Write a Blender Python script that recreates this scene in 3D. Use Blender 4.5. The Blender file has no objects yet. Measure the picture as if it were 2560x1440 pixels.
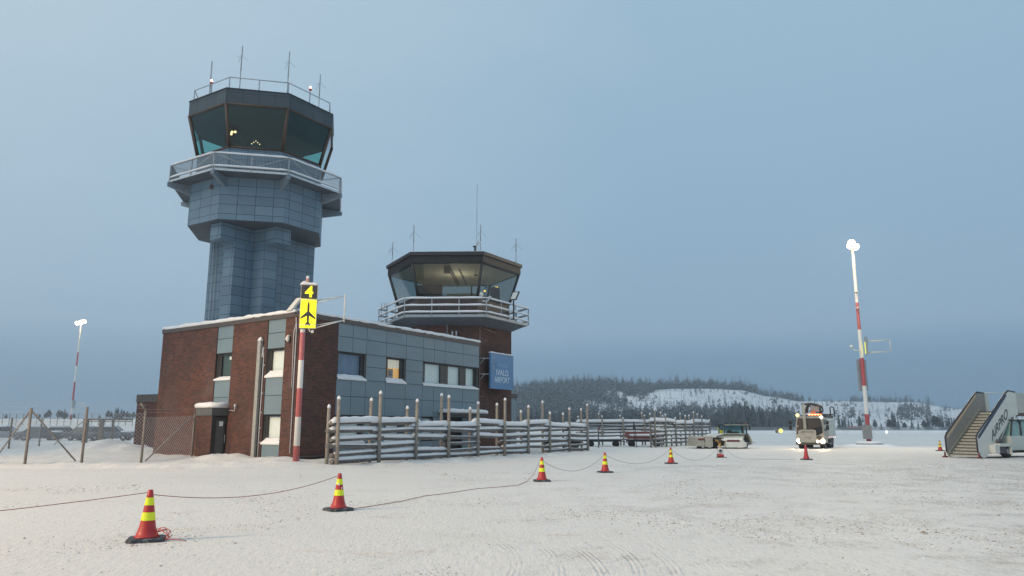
import bpy, math, random
import numpy as np
from mathutils import Vector, Matrix, noise
random.seed(7)
SC = bpy.context.scene
COL = SC.collection
R_ = math.radians

# ---------------------------------------------------------------- camera
FPX, HCAM = 1850.0, 1.65                      # focal length in pixels of the 2560 px frame, eye height
PITCH = math.atan(348 / 1850)
cam_d = bpy.data.cameras.new('camera')
cam_d.sensor_width = 36.0
cam_d.lens = FPX / 2560 * 36
cam_d.clip_start = 0.1
cam_d.clip_end = 6000
cam = bpy.data.objects.new('camera', cam_d)
COL.objects.link(cam)
cam.location = (0, 0, HCAM)
cam.rotation_euler = (math.pi / 2 + PITCH, 0, 0)
SC.camera = cam

# ---------------------------------------------------------------- view, world, sun
SC.view_settings.view_transform = 'Standard'
SC.view_settings.look = 'None'
SC.view_settings.exposure = 0.0
SC.view_settings.gamma = 1.0
SC.cycles.max_bounces = 6
SC.cycles.transparent_max_bounces = 24
SC.cycles.volume_bounces = 0
SC.cycles.use_denoising = True

world = bpy.data.worlds.new('World')
SC.world = world
world.use_nodes = True
wn = world.node_tree
wn.nodes.clear()
def wnode(t, **k):
    n = wn.nodes.new(t)
    for a, b in k.items():
        setattr(n, a, b)
    return n
tc = wnode('ShaderNodeTexCoord')
sep = wnode('ShaderNodeSeparateXYZ')
wn.links.new(tc.outputs['Generated'], sep.inputs[0])
nz = wnode('ShaderNodeTexNoise')
nz.inputs['Scale'].default_value = 1.6
nz.inputs['Detail'].default_value = 3
wn.links.new(tc.outputs['Generated'], nz.inputs['Vector'])
m1 = wnode('ShaderNodeMath', operation='MULTIPLY_ADD')      # cloud unevenness moves the gradient a little
m1.inputs[1].default_value = 0.10
wn.links.new(nz.outputs[0], m1.inputs[0])
m2 = wnode('ShaderNodeMath', operation='MULTIPLY_ADD')      # sky a little lighter towards the left (west)
m2.inputs[1].default_value = 0.0
m2.inputs[2].default_value = -0.05
wn.links.new(sep.outputs['X'], m2.inputs[0])
wn.links.new(m2.outputs[0], m1.inputs[2])
m3 = wnode('ShaderNodeMath', operation='MULTIPLY')          # unevenness fades at the horizon
mz = wnode('ShaderNodeMapRange')
mz.inputs['From Max'].default_value = 0.25
wn.links.new(sep.outputs['Z'], mz.inputs['Value'])
wn.links.new(m1.outputs[0], m3.inputs[0])
wn.links.new(mz.outputs[0], m3.inputs[1])
m4 = wnode('ShaderNodeMath', operation='ADD')
wn.links.new(sep.outputs['Z'], m4.inputs[0])
wn.links.new(m3.outputs[0], m4.inputs[1])
ramp = wnode('ShaderNodeValToRGB')
cr = ramp.color_ramp
SKY = [(0.0, (0.165, 0.300, 0.445)), (0.05, (0.175, 0.315, 0.470)), (0.085, (0.200, 0.345, 0.505)), (0.125, (0.290, 0.438, 0.592)),
       (0.30, (0.300, 0.462, 0.615)), (0.53, (0.342, 0.503, 0.645)), (0.75, (0.44, 0.58, 0.69)), (1.0, (0.54, 0.65, 0.73))]
while len(cr.elements) < len(SKY):
    cr.elements.new(0.5)
for e, (p_, c_) in zip(cr.elements, SKY):
    e.position = p_
    e.color = (*c_, 1)
wn.links.new(m4.outputs[0], ramp.inputs[0])
bg = wnode('ShaderNodeBackground')
bg.inputs['Strength'].default_value = 1.0
# thinner cloud towards the left: the sky pales that way
lf = wnode('ShaderNodeMath', operation='MULTIPLY'); lf.use_clamp = True
lf.operation = 'MULTIPLY_ADD'
lf.inputs[1].default_value = -0.90
wn.links.new(sep.outputs['X'], lf.inputs[0])
cn_ = wnode('ShaderNodeMath', operation='MULTIPLY_ADD')        # faint uneven cloud
cn_.inputs[1].default_value = 0.50
cn_.inputs[2].default_value = -0.12
nz3 = wnode('ShaderNodeTexNoise'); nz3.inputs['Scale'].default_value = 2.2; nz3.inputs['Detail'].default_value = 5; nz3.inputs['Roughness'].default_value = 0.55
mp3 = wnode('ShaderNodeMapping'); mp3.inputs['Scale'].default_value = (1, 1, 2.6)
wn.links.new(tc.outputs['Generated'], mp3.inputs['Vector'])
wn.links.new(mp3.outputs[0], nz3.inputs['Vector'])
wn.links.new(nz3.outputs[0], cn_.inputs[0])
wn.links.new(cn_.outputs[0], lf.inputs[2])
lz = wnode('ShaderNodeMath', operation='MULTIPLY_ADD')
lz.inputs[1].default_value = 1.1
lz.inputs[2].default_value = 0.36
wn.links.new(sep.outputs['Z'], lz.inputs[0])
lm = wnode('ShaderNodeMath', operation='MULTIPLY'); lm.use_clamp = True
wn.links.new(lf.outputs[0], lm.inputs[0])
wn.links.new(lz.outputs[0], lm.inputs[1])
pm = wnode('ShaderNodeMix', data_type='RGBA')
wn.links.new(lm.outputs[0], pm.inputs[0])
wn.links.new(ramp.outputs[0], pm.inputs[6])
pm.inputs[7].default_value = (0.60, 0.72, 0.80, 1)
wn.links.new(pm.outputs[2], bg.inputs['Color'])
wo = wnode('ShaderNodeOutputWorld')
wn.links.new(bg.outputs[0], wo.inputs['Surface'])

sun_d = bpy.data.lights.new('sun', 'SUN')                    # the overcast brightness high behind the camera
sun_d.energy = 0.85
sun_d.angle = R_(35)
sun_d.color = (1.0, 0.88, 0.74)
sun = bpy.data.objects.new('sun', sun_d)
COL.objects.link(sun)
sun.rotation_euler = (R_(52), 0, R_(-50))

# ---------------------------------------------------------------- projection helpers (plan of the site)
def ray(px, py):
    a = (px - 1280) / FPX
    b = (720 - py) / FPX
    return a, math.cos(PITCH) - b * math.sin(PITCH), math.sin(PITCH) + b * math.cos(PITCH)
def at(px, py, Y):
    r = ray(px, py)
    t = Y / r[1]
    return Vector((r[0] * t, Y, HCAM + r[2] * t))
def gnd(px, py, z=0.0):
    r = ray(px, py)
    t = (z - HCAM) / r[2]
    return Vector((r[0] * t, r[1] * t, z))

# ---------------------------------------------------------------- materials
def new_mat(name):
    m = bpy.data.materials.new(name)
    m.use_nodes = True
    nt = m.node_tree
    nt.nodes.clear()
    out = nt.nodes.new('ShaderNodeOutputMaterial')
    b = nt.nodes.new('ShaderNodeBsdfPrincipled')
    nt.links.new(b.outputs[0], out.inputs['Surface'])
    return m, nt, b
def nn(nt, t, **k):
    n = nt.nodes.new(t)
    for a, v in k.items():
        setattr(n, a, v)
    return n
def rampn(nt, src, stops, interp='LINEAR'):
    r = nn(nt, 'ShaderNodeValToRGB')
    r.color_ramp.interpolation = interp
    while len(r.color_ramp.elements) < len(stops):
        r.color_ramp.elements.new(0.5)
    for e, (p, c) in zip(r.color_ramp.elements, stops):
        e.position = p
        e.color = (*c, 1) if len(c) == 3 else c
    nt.links.new(src, r.inputs[0])
    return r.outputs[0]
def noisen(nt, scale, detail=4, vec=None, rough=0.55, mapping=None):
    n = nn(nt, 'ShaderNodeTexNoise')
    n.inputs['Scale'].default_value = scale
    n.inputs['Detail'].default_value = detail
    n.inputs['Roughness'].default_value = rough
    if vec is None:
        t = nn(nt, 'ShaderNodeTexCoord')
        vec = t.outputs['Object']
    if mapping:
        mp = nn(nt, 'ShaderNodeMapping')
        mp.inputs['Scale'].default_value = mapping
        nt.links.new(vec, mp.inputs['Vector'])
        vec = mp.outputs[0]
    nt.links.new(vec, n.inputs['Vector'])
    return n.outputs[0]
def bumpn(nt, b, src, strength=0.3, dist=0.02):
    bn = nn(nt, 'ShaderNodeBump')
    bn.inputs['Strength'].default_value = strength
    bn.inputs['Distance'].default_value = dist
    nt.links.new(src, bn.inputs['Height'])
    nt.links.new(bn.outputs[0], b.inputs['Normal'])
def mixc(nt, fac, a, b, mode='MIX'):
    m = nn(nt, 'ShaderNodeMix', data_type='RGBA', blend_type=mode)
    for i, v in ((0, fac), (6, a), (7, b)):
        if isinstance(v, (int, float)):
            m.inputs[i].default_value = v
        elif isinstance(v, tuple):
            m.inputs[i].default_value = (*v, 1)
        else:
            nt.links.new(v, m.inputs[i])
    return m.outputs[2]
def mathn(nt, op, a, b=None, c=None, clamp=False):
    m = nn(nt, 'ShaderNodeMath', operation=op)
    m.use_clamp = clamp
    for i, v in enumerate((a, b, c)):
        if v is None:
            continue
        if isinstance(v, (int, float)):
            m.inputs[i].default_value = v
        else:
            nt.links.new(v, m.inputs[i])
    return m.outputs[0]
MATS = {}
def plain(name, col, rough=0.6, metal=0.0, var=0.12, scale=6.0, bump=0.0, spec=0.5, frost=0.0):
    """a paint or metal with uneven tone, a little dirt and, where wanted, frost lying on it"""
    if name in MATS:
        return MATS[name]
    m, nt, b = new_mat(name)
    n1 = noisen(nt, scale, 5)
    lo = tuple(c * (1 - var) for c in col)
    hi = tuple(min(1, c * (1 + var)) for c in col)
    c = rampn(nt, n1, [(0.3, lo), (0.7, hi)])
    if frost:
        n2 = noisen(nt, scale * 2.3, 6, rough=0.7)
        f = rampn(nt, n2, [(0.5 - 0.0, (0, 0, 0)), (0.72, (frost,) * 3)])
        c = mixc(nt, f, c, (0.62, 0.66, 0.70))
    nt.links.new(c, b.inputs['Base Color'])
    b.inputs['Roughness'].default_value = rough
    b.inputs['Metallic'].default_value = metal
    b.inputs['Specular IOR Level'].default_value = spec
    if bump:
        bumpn(nt, b, n1, bump, 0.01)
    MATS[name] = m
    return m
def emit(name, col, strength):
    if name in MATS:
        return MATS[name]
    m, nt, b = new_mat(name)
    b.inputs['Base Color'].default_value = (*col, 1)
    b.inputs['Emission Color'].default_value = (*col, 1)
    b.inputs['Emission Strength'].default_value = strength
    MATS[name] = m
    return m
def glassm(name, tint, rough=0.02, gloss=1.0):
    m = bpy.data.materials.new(name)
    m.use_nodes = True
    nt = m.node_tree
    nt.nodes.clear()
    out = nn(nt, 'ShaderNodeOutputMaterial')
    tr = nn(nt, 'ShaderNodeBsdfTransparent')
    tr.inputs[0].default_value = (*tint, 1)
    gl = nn(nt, 'ShaderNodeBsdfGlossy')
    gl.inputs['Roughness'].default_value = rough
    gl.inputs['Color'].default_value = (gloss, gloss, gloss, 1)
    lwn = nn(nt, 'ShaderNodeLayerWeight')
    lwn.inputs['Blend'].default_value = 0.5
    lwp = mathn(nt, 'MULTIPLY_ADD', mathn(nt, 'POWER', lwn.outputs['Facing'], 4.0), 0.9, 0.05)
    mx = nn(nt, 'ShaderNodeMixShader')
    nt.links.new(lwp, mx.inputs[0])
    nt.links.new(tr.outputs[0], mx.inputs[1])
    nt.links.new(gl.outputs[0], mx.inputs[2])
    nt.links.new(mx.outputs[0], out.inputs['Surface'])
    MATS[name] = m
    return m

def snow_mat(name, col=(0.80, 0.82, 0.85), bscale=9.0):
    m, nt, b = new_mat(name)
    n1 = noisen(nt, bscale, 6)
    n2 = noisen(nt, bscale * 7, 3)
    c = rampn(nt, n1, [(0.3, tuple(x * 0.93 for x in col)), (0.65, col)])
    nt.links.new(c, b.inputs['Base Color'])
    b.inputs['Roughness'].default_value = 0.75
    b.inputs['Specular IOR Level'].default_value = 0.25
    h = mathn(nt, 'MULTIPLY_ADD', n2, 0.3, n1)
    bumpn(nt, b, h, 0.5, 0.04)
    MATS[name] = m
    return m
M_SNOW = snow_mat('snow')

def ground_mat():
    m, nt, b = new_mat('packed_snow')
    t = nn(nt, 'ShaderNodeTexCoord')
    P = t.outputs['Object']
    big = noisen(nt, 0.09, 5, P, 0.6, (0.55, 1.0, 1))
    mid = noisen(nt, 0.75, 8, P, 0.8, (0.9, 0.75, 1))
    fine = noisen(nt, 6.5, 6, P, 0.75, (1.3, 0.45, 1))
    grit = noisen(nt, 17.0, 3, P, 0.75, (1.5, 0.40, 1))
    sepg = nn(nt, 'ShaderNodeSeparateXYZ')
    nt.links.new(P, sepg.inputs[0])
    X, Y = sepg.outputs['X'], sepg.outputs['Y']
    # base tone
    c = rampn(nt, big, [(0.3, (0.70, 0.685, 0.655)), (0.7, (0.79, 0.78, 0.76))])
    # driven, dirty snow: sanded patches with ragged, fine grained edges; more of them to the right
    side = mathn(nt, 'MULTIPLY_ADD', X, 0.010, -0.02)
    s0 = mathn(nt, 'ADD', mid, mathn(nt, 'MULTIPLY_ADD', big, 0.55, side))
    s1 = mathn(nt, 'ADD', s0, mathn(nt, 'MULTIPLY_ADD', fine, 0.30, -0.15))
    dirt = rampn(nt, s1, [(0.77, (0, 0, 0)), (0.97, (1, 1, 1))])
    gr = rampn(nt, grit, [(0.44, (0, 0, 0)), (0.62, (1, 1, 1))])
    near = mathn(nt, 'SUBTRACT', 1.0, mathn(nt, 'MULTIPLY', mathn(nt, 'SUBTRACT', Y, 28.0), 0.022, None, True), None, True)
    dfac = mathn(nt, 'MULTIPLY', mathn(nt, 'MULTIPLY', dirt, mathn(nt, 'MULTIPLY_ADD', gr, 0.62, 0.10)), near)
    tone = rampn(nt, noisen(nt, 0.8, 3, P), [(0.4, (0.36, 0.35, 0.34)), (0.62, (0.42, 0.33, 0.26))])
    c = mixc(nt, dfac, c, tone)
    # scattered grit everywhere
    sp = noisen(nt, 9.0, 6, P, 0.8, (1.3, 0.45, 1))
    spf = mathn(nt, 'MULTIPLY', rampn(nt, sp, [(0.545, (0, 0, 0)), (0.66, (0.6, 0.6, 0.6))]), near)
    c = mixc(nt, spf, c, (0.46, 0.45, 0.43))
    # a few brown sand streaks left by tyres
    br = noisen(nt, 0.5, 7, P, 0.72, (0.55, 1.3, 1))
    brf = mathn(nt, 'MULTIPLY', rampn(nt, mathn(nt, 'MULTIPLY_ADD', fine, 0.25, br), [(0.725, (0, 0, 0)), (0.84, (0.5, 0.5, 0.5))]), near)
    c = mixc(nt, brf, c, (0.50, 0.34, 0.23))
    # tyre tracks: arcs of tread pressed in the foreground
    arcs = [(-7.0, 9.4, 7.55, 0.10), (-7.0, 9.2, 8.05, 0.11), (-6.2, 9.9, 7.72, 0.10), (-6.4, 9.6, 6.45, 0.10), (-6.6, 9.9, 8.55, 0.09), (16.0, 2.0, 17.3, 0.12), (16.0, 2.0, 19.1, 0.12)]
    tot = None
    treadh = None
    for cx, cy, rr, w in arcs:
        dx = mathn(nt, 'SUBTRACT', X, cx)
        dy = mathn(nt, 'SUBTRACT', Y, cy)
        d = mathn(nt, 'SQRT', mathn(nt, 'ADD', mathn(nt, 'MULTIPLY', dx, dx), mathn(nt, 'MULTIPLY', dy, dy)))
        e = mathn(nt, 'SUBTRACT', d, rr)
        k = mathn(nt, 'LESS_THAN', mathn(nt, 'ABSOLUTE', e), w)
        an = mathn(nt, 'ARCTAN2', dy, dx)
        gro = mathn(nt, 'SINE', mathn(nt, 'MULTIPLY', e, 95.0))
        lug = mathn(nt, 'SINE', mathn(nt, 'MULTIPLY', an, 70.0 * rr / 10))
        h = mathn(nt, 'MULTIPLY', k, mathn(nt, 'MULTIPLY_ADD', lug, 0.25, mathn(nt, 'MULTIPLY_ADD', gro, 0.5, 0.5)))
        tot = h if tot is None else mathn(nt, 'MAXIMUM', tot, h)
    brk = mathn(nt, 'MULTIPLY', rampn(nt, mid, [(0.42, (0, 0, 0)), (0.60, (1, 1, 1))]),
                mathn(nt, 'SUBTRACT', 1.0, mathn(nt, 'MULTIPLY', mathn(nt, 'SUBTRACT', Y, 10.2), 0.45, None, True), None, True))
    tot = mathn(nt, 'MULTIPLY', tot, brk)
    c = mixc(nt, mathn(nt, 'MULTIPLY', tot, 0.12), c, (0.42, 0.42, 0.42))
    nt.links.new(c, b.inputs['Base Color'])
    b.inputs['Roughness'].default_value = 0.65
    b.inputs['Specular IOR Level'].default_value = 0.3
    h = mathn(nt, 'MULTIPLY_ADD', fine, 0.55, mathn(nt, 'MULTIPLY', grit, 0.22))
    h = mathn(nt, 'MULTIPLY_ADD', tot, -0.24, h)
    h = mathn(nt, 'MULTIPLY_ADD', dfac, -0.5, h)
    bumpn(nt, b, h, 1.0, 0.06)
    return m

def uv_src(nt):
    u = nn(nt, 'ShaderNodeUVMap')
    u.uv_map = 'UVMap'
    return u.outputs[0]
def brick_mat():
    m, nt, b = new_mat('dark_brick')
    UV = uv_src(nt)
    bt = nn(nt, 'ShaderNodeTexBrick')
    bt.offset = 0.5
    bt.inputs['Scale'].default_value = 1.0
    bt.inputs['Brick Width'].default_value = 0.27
    bt.inputs['Row Height'].default_value = 0.075
    bt.inputs['Mortar Size'].default_value = 0.011
    bt.inputs['Mortar Smooth'].default_value = 0.3
    bt.inputs['Bias'].default_value = -0.1
    bt.inputs['Color1'].default_value = (0.160, 0.062, 0.046, 1)
    bt.inputs['Color2'].default_value = (0.044, 0.027, 0.029, 1)
    bt.inputs['Mortar'].default_value = (0.10, 0.075, 0.07, 1)
    nt.links.new(UV, bt.inputs['Vector'])
    n1 = noisen(nt, 0.55, 5, UV)
    n2 = noisen(nt, 3.2, 5, UV, 0.7, (0.4, 1.6, 1))
    c = mixc(nt, rampn(nt, n1, [(0.35, (0, 0, 0)), (0.7, (0.8, 0.8, 0.8))]), bt.outputs['Color'], (0.072, 0.052, 0.050))
    c = mixc(nt, rampn(nt, n2, [(0.5, (0, 0, 0)), (0.66, (0.4, 0.4, 0.4))]), c, (0.15, 0.075, 0.055))
    st_ = noisen(nt, 1.6, 5, UV, 0.65, (2.2, 0.22, 1))
    c = mixc(nt, rampn(nt, st_, [(0.54, (0, 0, 0)), (0.70, (0.4, 0.4, 0.4))]), c, (0.050, 0.036, 0.036))
    fr_ = noisen(nt, 0.34, 5, UV, 0.6, (1.0, 1.2, 1))
    c = mixc(nt, rampn(nt, fr_, [(0.52, (0, 0, 0)), (0.74, (0.32, 0.32, 0.32))]), c, (0.20, 0.165, 0.16))
    # frost caught on the brick edges
    n3 = noisen(nt, 24, 4, UV, 0.75, (0.35, 1.0, 1))
    c = mixc(nt, rampn(nt, n3, [(0.60, (0, 0, 0)), (0.75, (0.35, 0.35, 0.35))]), c, (0.42, 0.38, 0.37))
    nt.links.new(c, b.inputs['Base Color'])
    b.inputs['Roughness'].default_value = 0.9
    b.inputs['Specular IOR Level'].default_value = 0.15
    bumpn(nt, b, bt.outputs['Fac'], -0.5, 0.012)
    return m
def panel_mat(name, col, seam=None, var=0.08):
    """facade panels: uneven frosted metal; seam=(w,h) draws the joints of small tiles on a wall whose UV is in metres"""
    m, nt, b = new_mat(name)
    UV = uv_src(nt)
    n1 = noisen(nt, 0.5, 5, UV)
    n2 = noisen(nt, 9, 6, UV, 0.75)
    c = rampn(nt, n1, [(0.3, tuple(x * (1 - var) for x in col)), (0.7, tuple(x * (1 + var) for x in col))])
    c = mixc(nt, rampn(nt, n2, [(0.45, (0, 0, 0)), (0.8, (0.5, 0.5, 0.5))]), c, tuple(min(1, x * 1.45) for x in col))
    if seam:
        bt = nn(nt, 'ShaderNodeTexBrick')
        bt.offset = 0.0
        bt.inputs['Scale'].default_value = 1.0
        bt.inputs['Brick Width'].default_value = seam[0]
        bt.inputs['Row Height'].default_value = seam[1]
        bt.inputs['Mortar Size'].default_value = 0.016
        bt.inputs['Mortar Smooth'].default_value = 0.0
        bt.inputs['Color1'].default_value = (1, 1, 1, 1)
        bt.inputs['Color2'].default_value = (0.78, 0.79, 0.80, 1)
        bt.inputs['Mortar'].default_value = (0.16, 0.18, 0.20, 1)
        nt.links.new(UV, bt.inputs['Vector'])
        c = mixc(nt, 1.0, c, bt.outputs['Color'], 'MULTIPLY')
        bumpn(nt, b, bt.outputs['Fac'], -0.4, 0.02)
    else:
        bumpn(nt, b, n2, 0.08, 0.01)
    nt.links.new(c, b.inputs['Base Color'])
    b.inputs['Roughness'].default_value = 0.55
    b.inputs['Specular IOR Level'].default_value = 0.4
    MATS[name] = m
    return m
def band_mat(name, stops, rough=0.45, frost=0.25):
    """paint in bands along the object's own z: stops = [(z_from, colour), ...] in metres, constant between"""
    m, nt, b = new_mat(name)
    t = nn(nt, 'ShaderNodeTexCoord')
    sp = nn(nt, 'ShaderNodeSeparateXYZ')
    nt.links.new(t.outputs['Object'], sp.inputs[0])
    top = stops[-1][0] + 5.0
    z = mathn(nt, 'DIVIDE', sp.outputs['Z'], top)
    c = rampn(nt, z, [(max(0, s[0] / top), s[1]) for s in stops], 'CONSTANT')
    n = noisen(nt, 14, 6, None, 0.75, (1, 1, 0.4))
    c = mixc(nt, rampn(nt, n, [(0.5, (0, 0, 0)), (0.75, (frost,) * 3)]), c, (0.7, 0.68, 0.68))
    nt.links.new(c, b.inputs['Base Color'])
    b.inputs['Roughness'].default_value = rough
    MATS[name] = m
    return m
def wood_mat(name, c1, c2):
    m, nt, b = new_mat(name)
    n = noisen(nt, 5, 6, None, 0.65)
    n2 = noisen(nt, 22, 4, None, 0.7)
    c = rampn(nt, n, [(0.3, c1), (0.7, c2)])
    c = mixc(nt, rampn(nt, n2, [(0.52, (0, 0, 0)), (0.75, (0.55, 0.55, 0.55))]), c, (0.50, 0.52, 0.54))
    nt.links.new(c, b.inputs['Base Color'])
    b.inputs['Roughness'].default_value = 0.85
    bumpn(nt, b, n2, 0.5, 0.02)
    MATS[name] = m
    return m

M_BRICK = brick_mat()
M_PANEL = panel_mat('facade_panel', (0.160, 0.228, 0.272))
M_TILE = panel_mat('tower_tile', (0.155, 0.235, 0.305), (1.15, 0.65))
M_TILE2 = panel_mat('tower_fascia_panel', (0.062, 0.085, 0.105), (1.05, 2.0), 0.05)
M_FASCIA = plain('fascia_metal', (0.075, 0.066, 0.066), 0.6, var=0.2)
M_DARK = plain('dark_metal', (0.035, 0.035, 0.04), 0.5)
M_BROWNFR = plain('brown_frame', (0.075, 0.045, 0.03), 0.5)
M_STEEL = plain('galvanised_steel', (0.30, 0.34, 0.37), 0.5, 0.2, frost=0.6)
M_FROST = plain('frosted_steel', (0.50, 0.55, 0.60), 0.6, 0.0, frost=0.5)
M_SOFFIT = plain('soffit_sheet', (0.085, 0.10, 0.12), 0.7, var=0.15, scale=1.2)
M_BLACK = plain('black_rubber', (0.018, 0.018, 0.02), 0.75)
M_WHITEP = plain('white_paint', (0.68, 0.68, 0.63), 0.45, scale=3)
M_DIRTYW = plain('dirty_white_paint', (0.37, 0.36, 0.31), 0.5, scale=4, var=0.2)
M_RED = plain('red_paint', (0.45, 0.03, 0.035), 0.5)
M_WOODP = wood_mat('post_wood', (0.19, 0.165, 0.14), (0.32, 0.285, 0.245))
M_WOODR = wood_mat('rail_wood', (0.085, 0.08, 0.08), (0.18, 0.165, 0.155))
M_GLASS_T = glassm('teal_tinted_glass', (0.42, 0.70, 0.68))
M_GLASS_O = glassm('grey_tinted_glass', (0.46, 0.53, 0.53))
M_GLASS_W = glassm('window_glass', (0.93, 0.97, 0.98))
M_GLASS_V = glassm('vehicle_glass', (0.42, 0.62, 0.62))

# ---------------------------------------------------------------- mesh builder
class MB:
    def __init__(s):
        s.v, s.f, s.uv, s.mi, s.sm = [], [], [], [], []
    def vert(s, p):
        s.v.append((p[0], p[1], p[2]))
        return len(s.v) - 1
    def face(s, pts, mat=0, uv=None, smooth=False):
        idx = [s.vert(p) for p in pts]
        s.f.append(idx)
        s.uv.append(uv)
        s.mi.append(mat)
        s.sm.append(smooth)
    def facei(s, idx, mat=0, smooth=False, uv=None):
        s.f.append(list(idx))
        s.uv.append(uv)
        s.mi.append(mat)
        s.sm.append(smooth)
    def hexa(s, c, mat=0):
        """8 corners: bottom ring 0-3, top ring 4-7"""
        i = [s.vert(p) for p in c]
        for q in ((3, 2, 1, 0), (4, 5, 6, 7), (0, 1, 5, 4), (1, 2, 6, 5), (2, 3, 7, 6), (3, 0, 4, 7)):
            s.facei([i[k] for k in q], mat)
    def box(s, x0, x1, y0, y1, z0, z1, mat=0, T=None):
        c = [(x0, y0, z0), (x1, y0, z0), (x1, y1, z0), (x0, y1, z0), (x0, y0, z1), (x1, y0, z1), (x1, y1, z1), (x0, y1, z1)]
        if T:
            c = [T(*p) for p in c]
        s.hexa(c, mat)
    def prism(s, pts, z0, z1, mat=0, caps=True, capmat=None, uvrun=True, z1s=None):
        n = len(pts)
        run = 0
        for k in range(n):
            a, b = pts[k], pts[(k + 1) % n]
            L = math.hypot(b[0] - a[0], b[1] - a[1])
            s.face([(a[0], a[1], z0), (b[0], b[1], z0), (b[0], b[1], z1), (a[0], a[1], z1)], mat,
                   [(run, z0), (run + L, z0), (run + L, z1), (run, z1)])
            run += L
        if caps:
            cm = mat if capmat is None else capmat
            s.face([(p[0], p[1], z1) for p in pts], cm, [(p[0], p[1]) for p in pts])
            s.face([(p[0], p[1], z0) for p in reversed(pts)], cm, [(p[0], p[1]) for p in reversed(pts)])
    def ring(s, p0, p1, z0, z1, mat=0, uoff=0.0):
        """side faces between polygon p0 at z0 and polygon p1 at z1"""
        n = len(p0)
        run = uoff
        for k in range(n):
            a, b, c, d = p0[k], p0[(k + 1) % n], p1[(k + 1) % n], p1[k]
            L = math.hypot(b[0] - a[0], b[1] - a[1])
            s.face([(a[0], a[1], z0), (b[0], b[1], z0), (c[0], c[1], z1), (d[0], d[1], z1)], mat,
                   [(run, z0), (run + L, z0), (run + L, z1), (run, z1)])
            run += L
    def tube(s, a, b, r0, r1=None, n=8, mat=0, caps=True, smooth=True):
        a, b = Vector(a), Vector(b)
        r1 = r0 if r1 is None else r1
        d = (b - a).normalized()
        u = d.orthogonal().normalized()
        w = d.cross(u)
        A = [s.vert(a + (u * math.cos(t) + w * math.sin(t)) * r0) for t in [2 * math.pi * k / n for k in range(n)]]
        B = [s.vert(b + (u * math.cos(t) + w * math.sin(t)) * r1) for t in [2 * math.pi * k / n for k in range(n)]]
        for k in range(n):
            s.facei((A[k], A[(k + 1) % n], B[(k + 1) % n], B[k]), mat, smooth)
        if caps:
            s.facei(A[::-1], mat)
            s.facei(B, mat)
    def path(s, pts, r, n=6, mat=0, caps=True):
        """a tube through the points, joined at the bends"""
        pts = [Vector(p) for p in pts]
        rs = r if isinstance(r, (list, tuple)) else [r] * len(pts)
        rings = []
        u = None
        for i, p in enumerate(pts):
            d = (pts[min(i + 1, len(pts) - 1)] - pts[max(i - 1, 0)]).normalized()
            if u is None:
                u = d.orthogonal().normalized()
            u = (u - d * u.dot(d)).normalized()
            w = d.cross(u)
            rings.append([s.vert(p + (u * math.cos(t) + w * math.sin(t)) * rs[i]) for t in [2 * math.pi * k / n for k in range(n)]])
        for A, B in zip(rings, rings[1:]):
            for k in range(n):
                s.facei((A[k], A[(k + 1) % n], B[(k + 1) % n], B[k]), mat, True)
        if caps:
            s.facei(rings[0][::-1], mat)
            s.facei(rings[-1], mat)
    def lathe(s, prof, n=16, mat=0, c=(0, 0, 0), ax=None, mats=None, caps=True):
        """prof = [(r, z)...] turned round z (or round ax = (origin, direction))"""
        c = Vector(c)
        if ax is not None:
            d = Vector(ax).normalized()
            u = d.orthogonal().normalized()
            w = d.cross(u)
        else:
            d, u, w = Vector((0, 0, 1)), Vector((1, 0, 0)), Vector((0, 1, 0))
        R = []
        for r, z in prof:
            R.append([s.vert(c + d * z + (u * math.cos(t) + w * math.sin(t)) * r) for t in [2 * math.pi * k / n for k in range(n)]])
        for j, (A, B) in enumerate(zip(R, R[1:])):
            for k in range(n):
                s.facei((A[k], A[(k + 1) % n], B[(k + 1) % n], B[k]), mat if mats is None else mats[j], True)
        if caps:
            s.facei(R[0][::-1], mat)
            s.facei(R[-1], mat if mats is None else mats[-1])
    def sphere(s, c, r, n=12, m=8, mat=0, sz=1.0):
        prof = [(max(1e-3, r * math.sin(math.pi * k / m)), -r * sz * math.cos(math.pi * k / m)) for k in range(m + 1)]
        s.lathe(prof, n, mat, c)
    def snow(s, a, b, w, h, seed=0, seg=10, mat=0, sink=0.3, taper=True, rough=0.25):
        """a lumpy ridge of snow lying along a-b"""
        a, b = Vector(a), Vector(b)
        d = b - a
        L = d.length
        d.normalize()
        u = Vector((-d.y, d.x, 0)).normalized()
        rg = random.Random(seed)
        rings = []
        K = 6
        for i in range(seg + 1):
            t = i / seg
            e = min(t, 1 - t) * L
            g = min(1.0, (e + 0.012) / (h * 0.9)) ** 0.45 if taper else 1.0
            ww = w * (1 + rough * (rg.random() - 0.5)) * (0.75 + 0.25 * g)
            hh = h * (1 + rough * 1.6 * (rg.random() - 0.5)) * g
            p = a + d * (L * t)
            rings.append([s.vert(p + u * (ww * math.cos(math.pi * k / K)) + Vector((0, 0, -h * sink * (abs(math.cos(math.pi * k / K)) ** 3) + hh * math.sin(math.pi * k / K) ** 0.7))) for k in range(K + 1)])
        for A, B in zip(rings, rings[1:]):
            for k in range(K):
                s.facei((A[k], B[k], B[k + 1], A[k + 1]), mat, True)
            s.facei((A[0], A[K], B[K], B[0]), mat, True)
        s.facei(rings[0], mat)
        s.facei(rings[-1][::-1], mat)
    def sheet(s, P, n, m, mat=0, smooth=True):
        """grid of points P[i][j]"""
        idx = [[s.vert(P[i][j]) for j in range(m)] for i in range(n)]
        for i in range(n - 1):
            for j in range(m - 1):
                s.facei((idx[i][j], idx[i + 1][j], idx[i + 1][j + 1], idx[i][j + 1]), mat, smooth)
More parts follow.
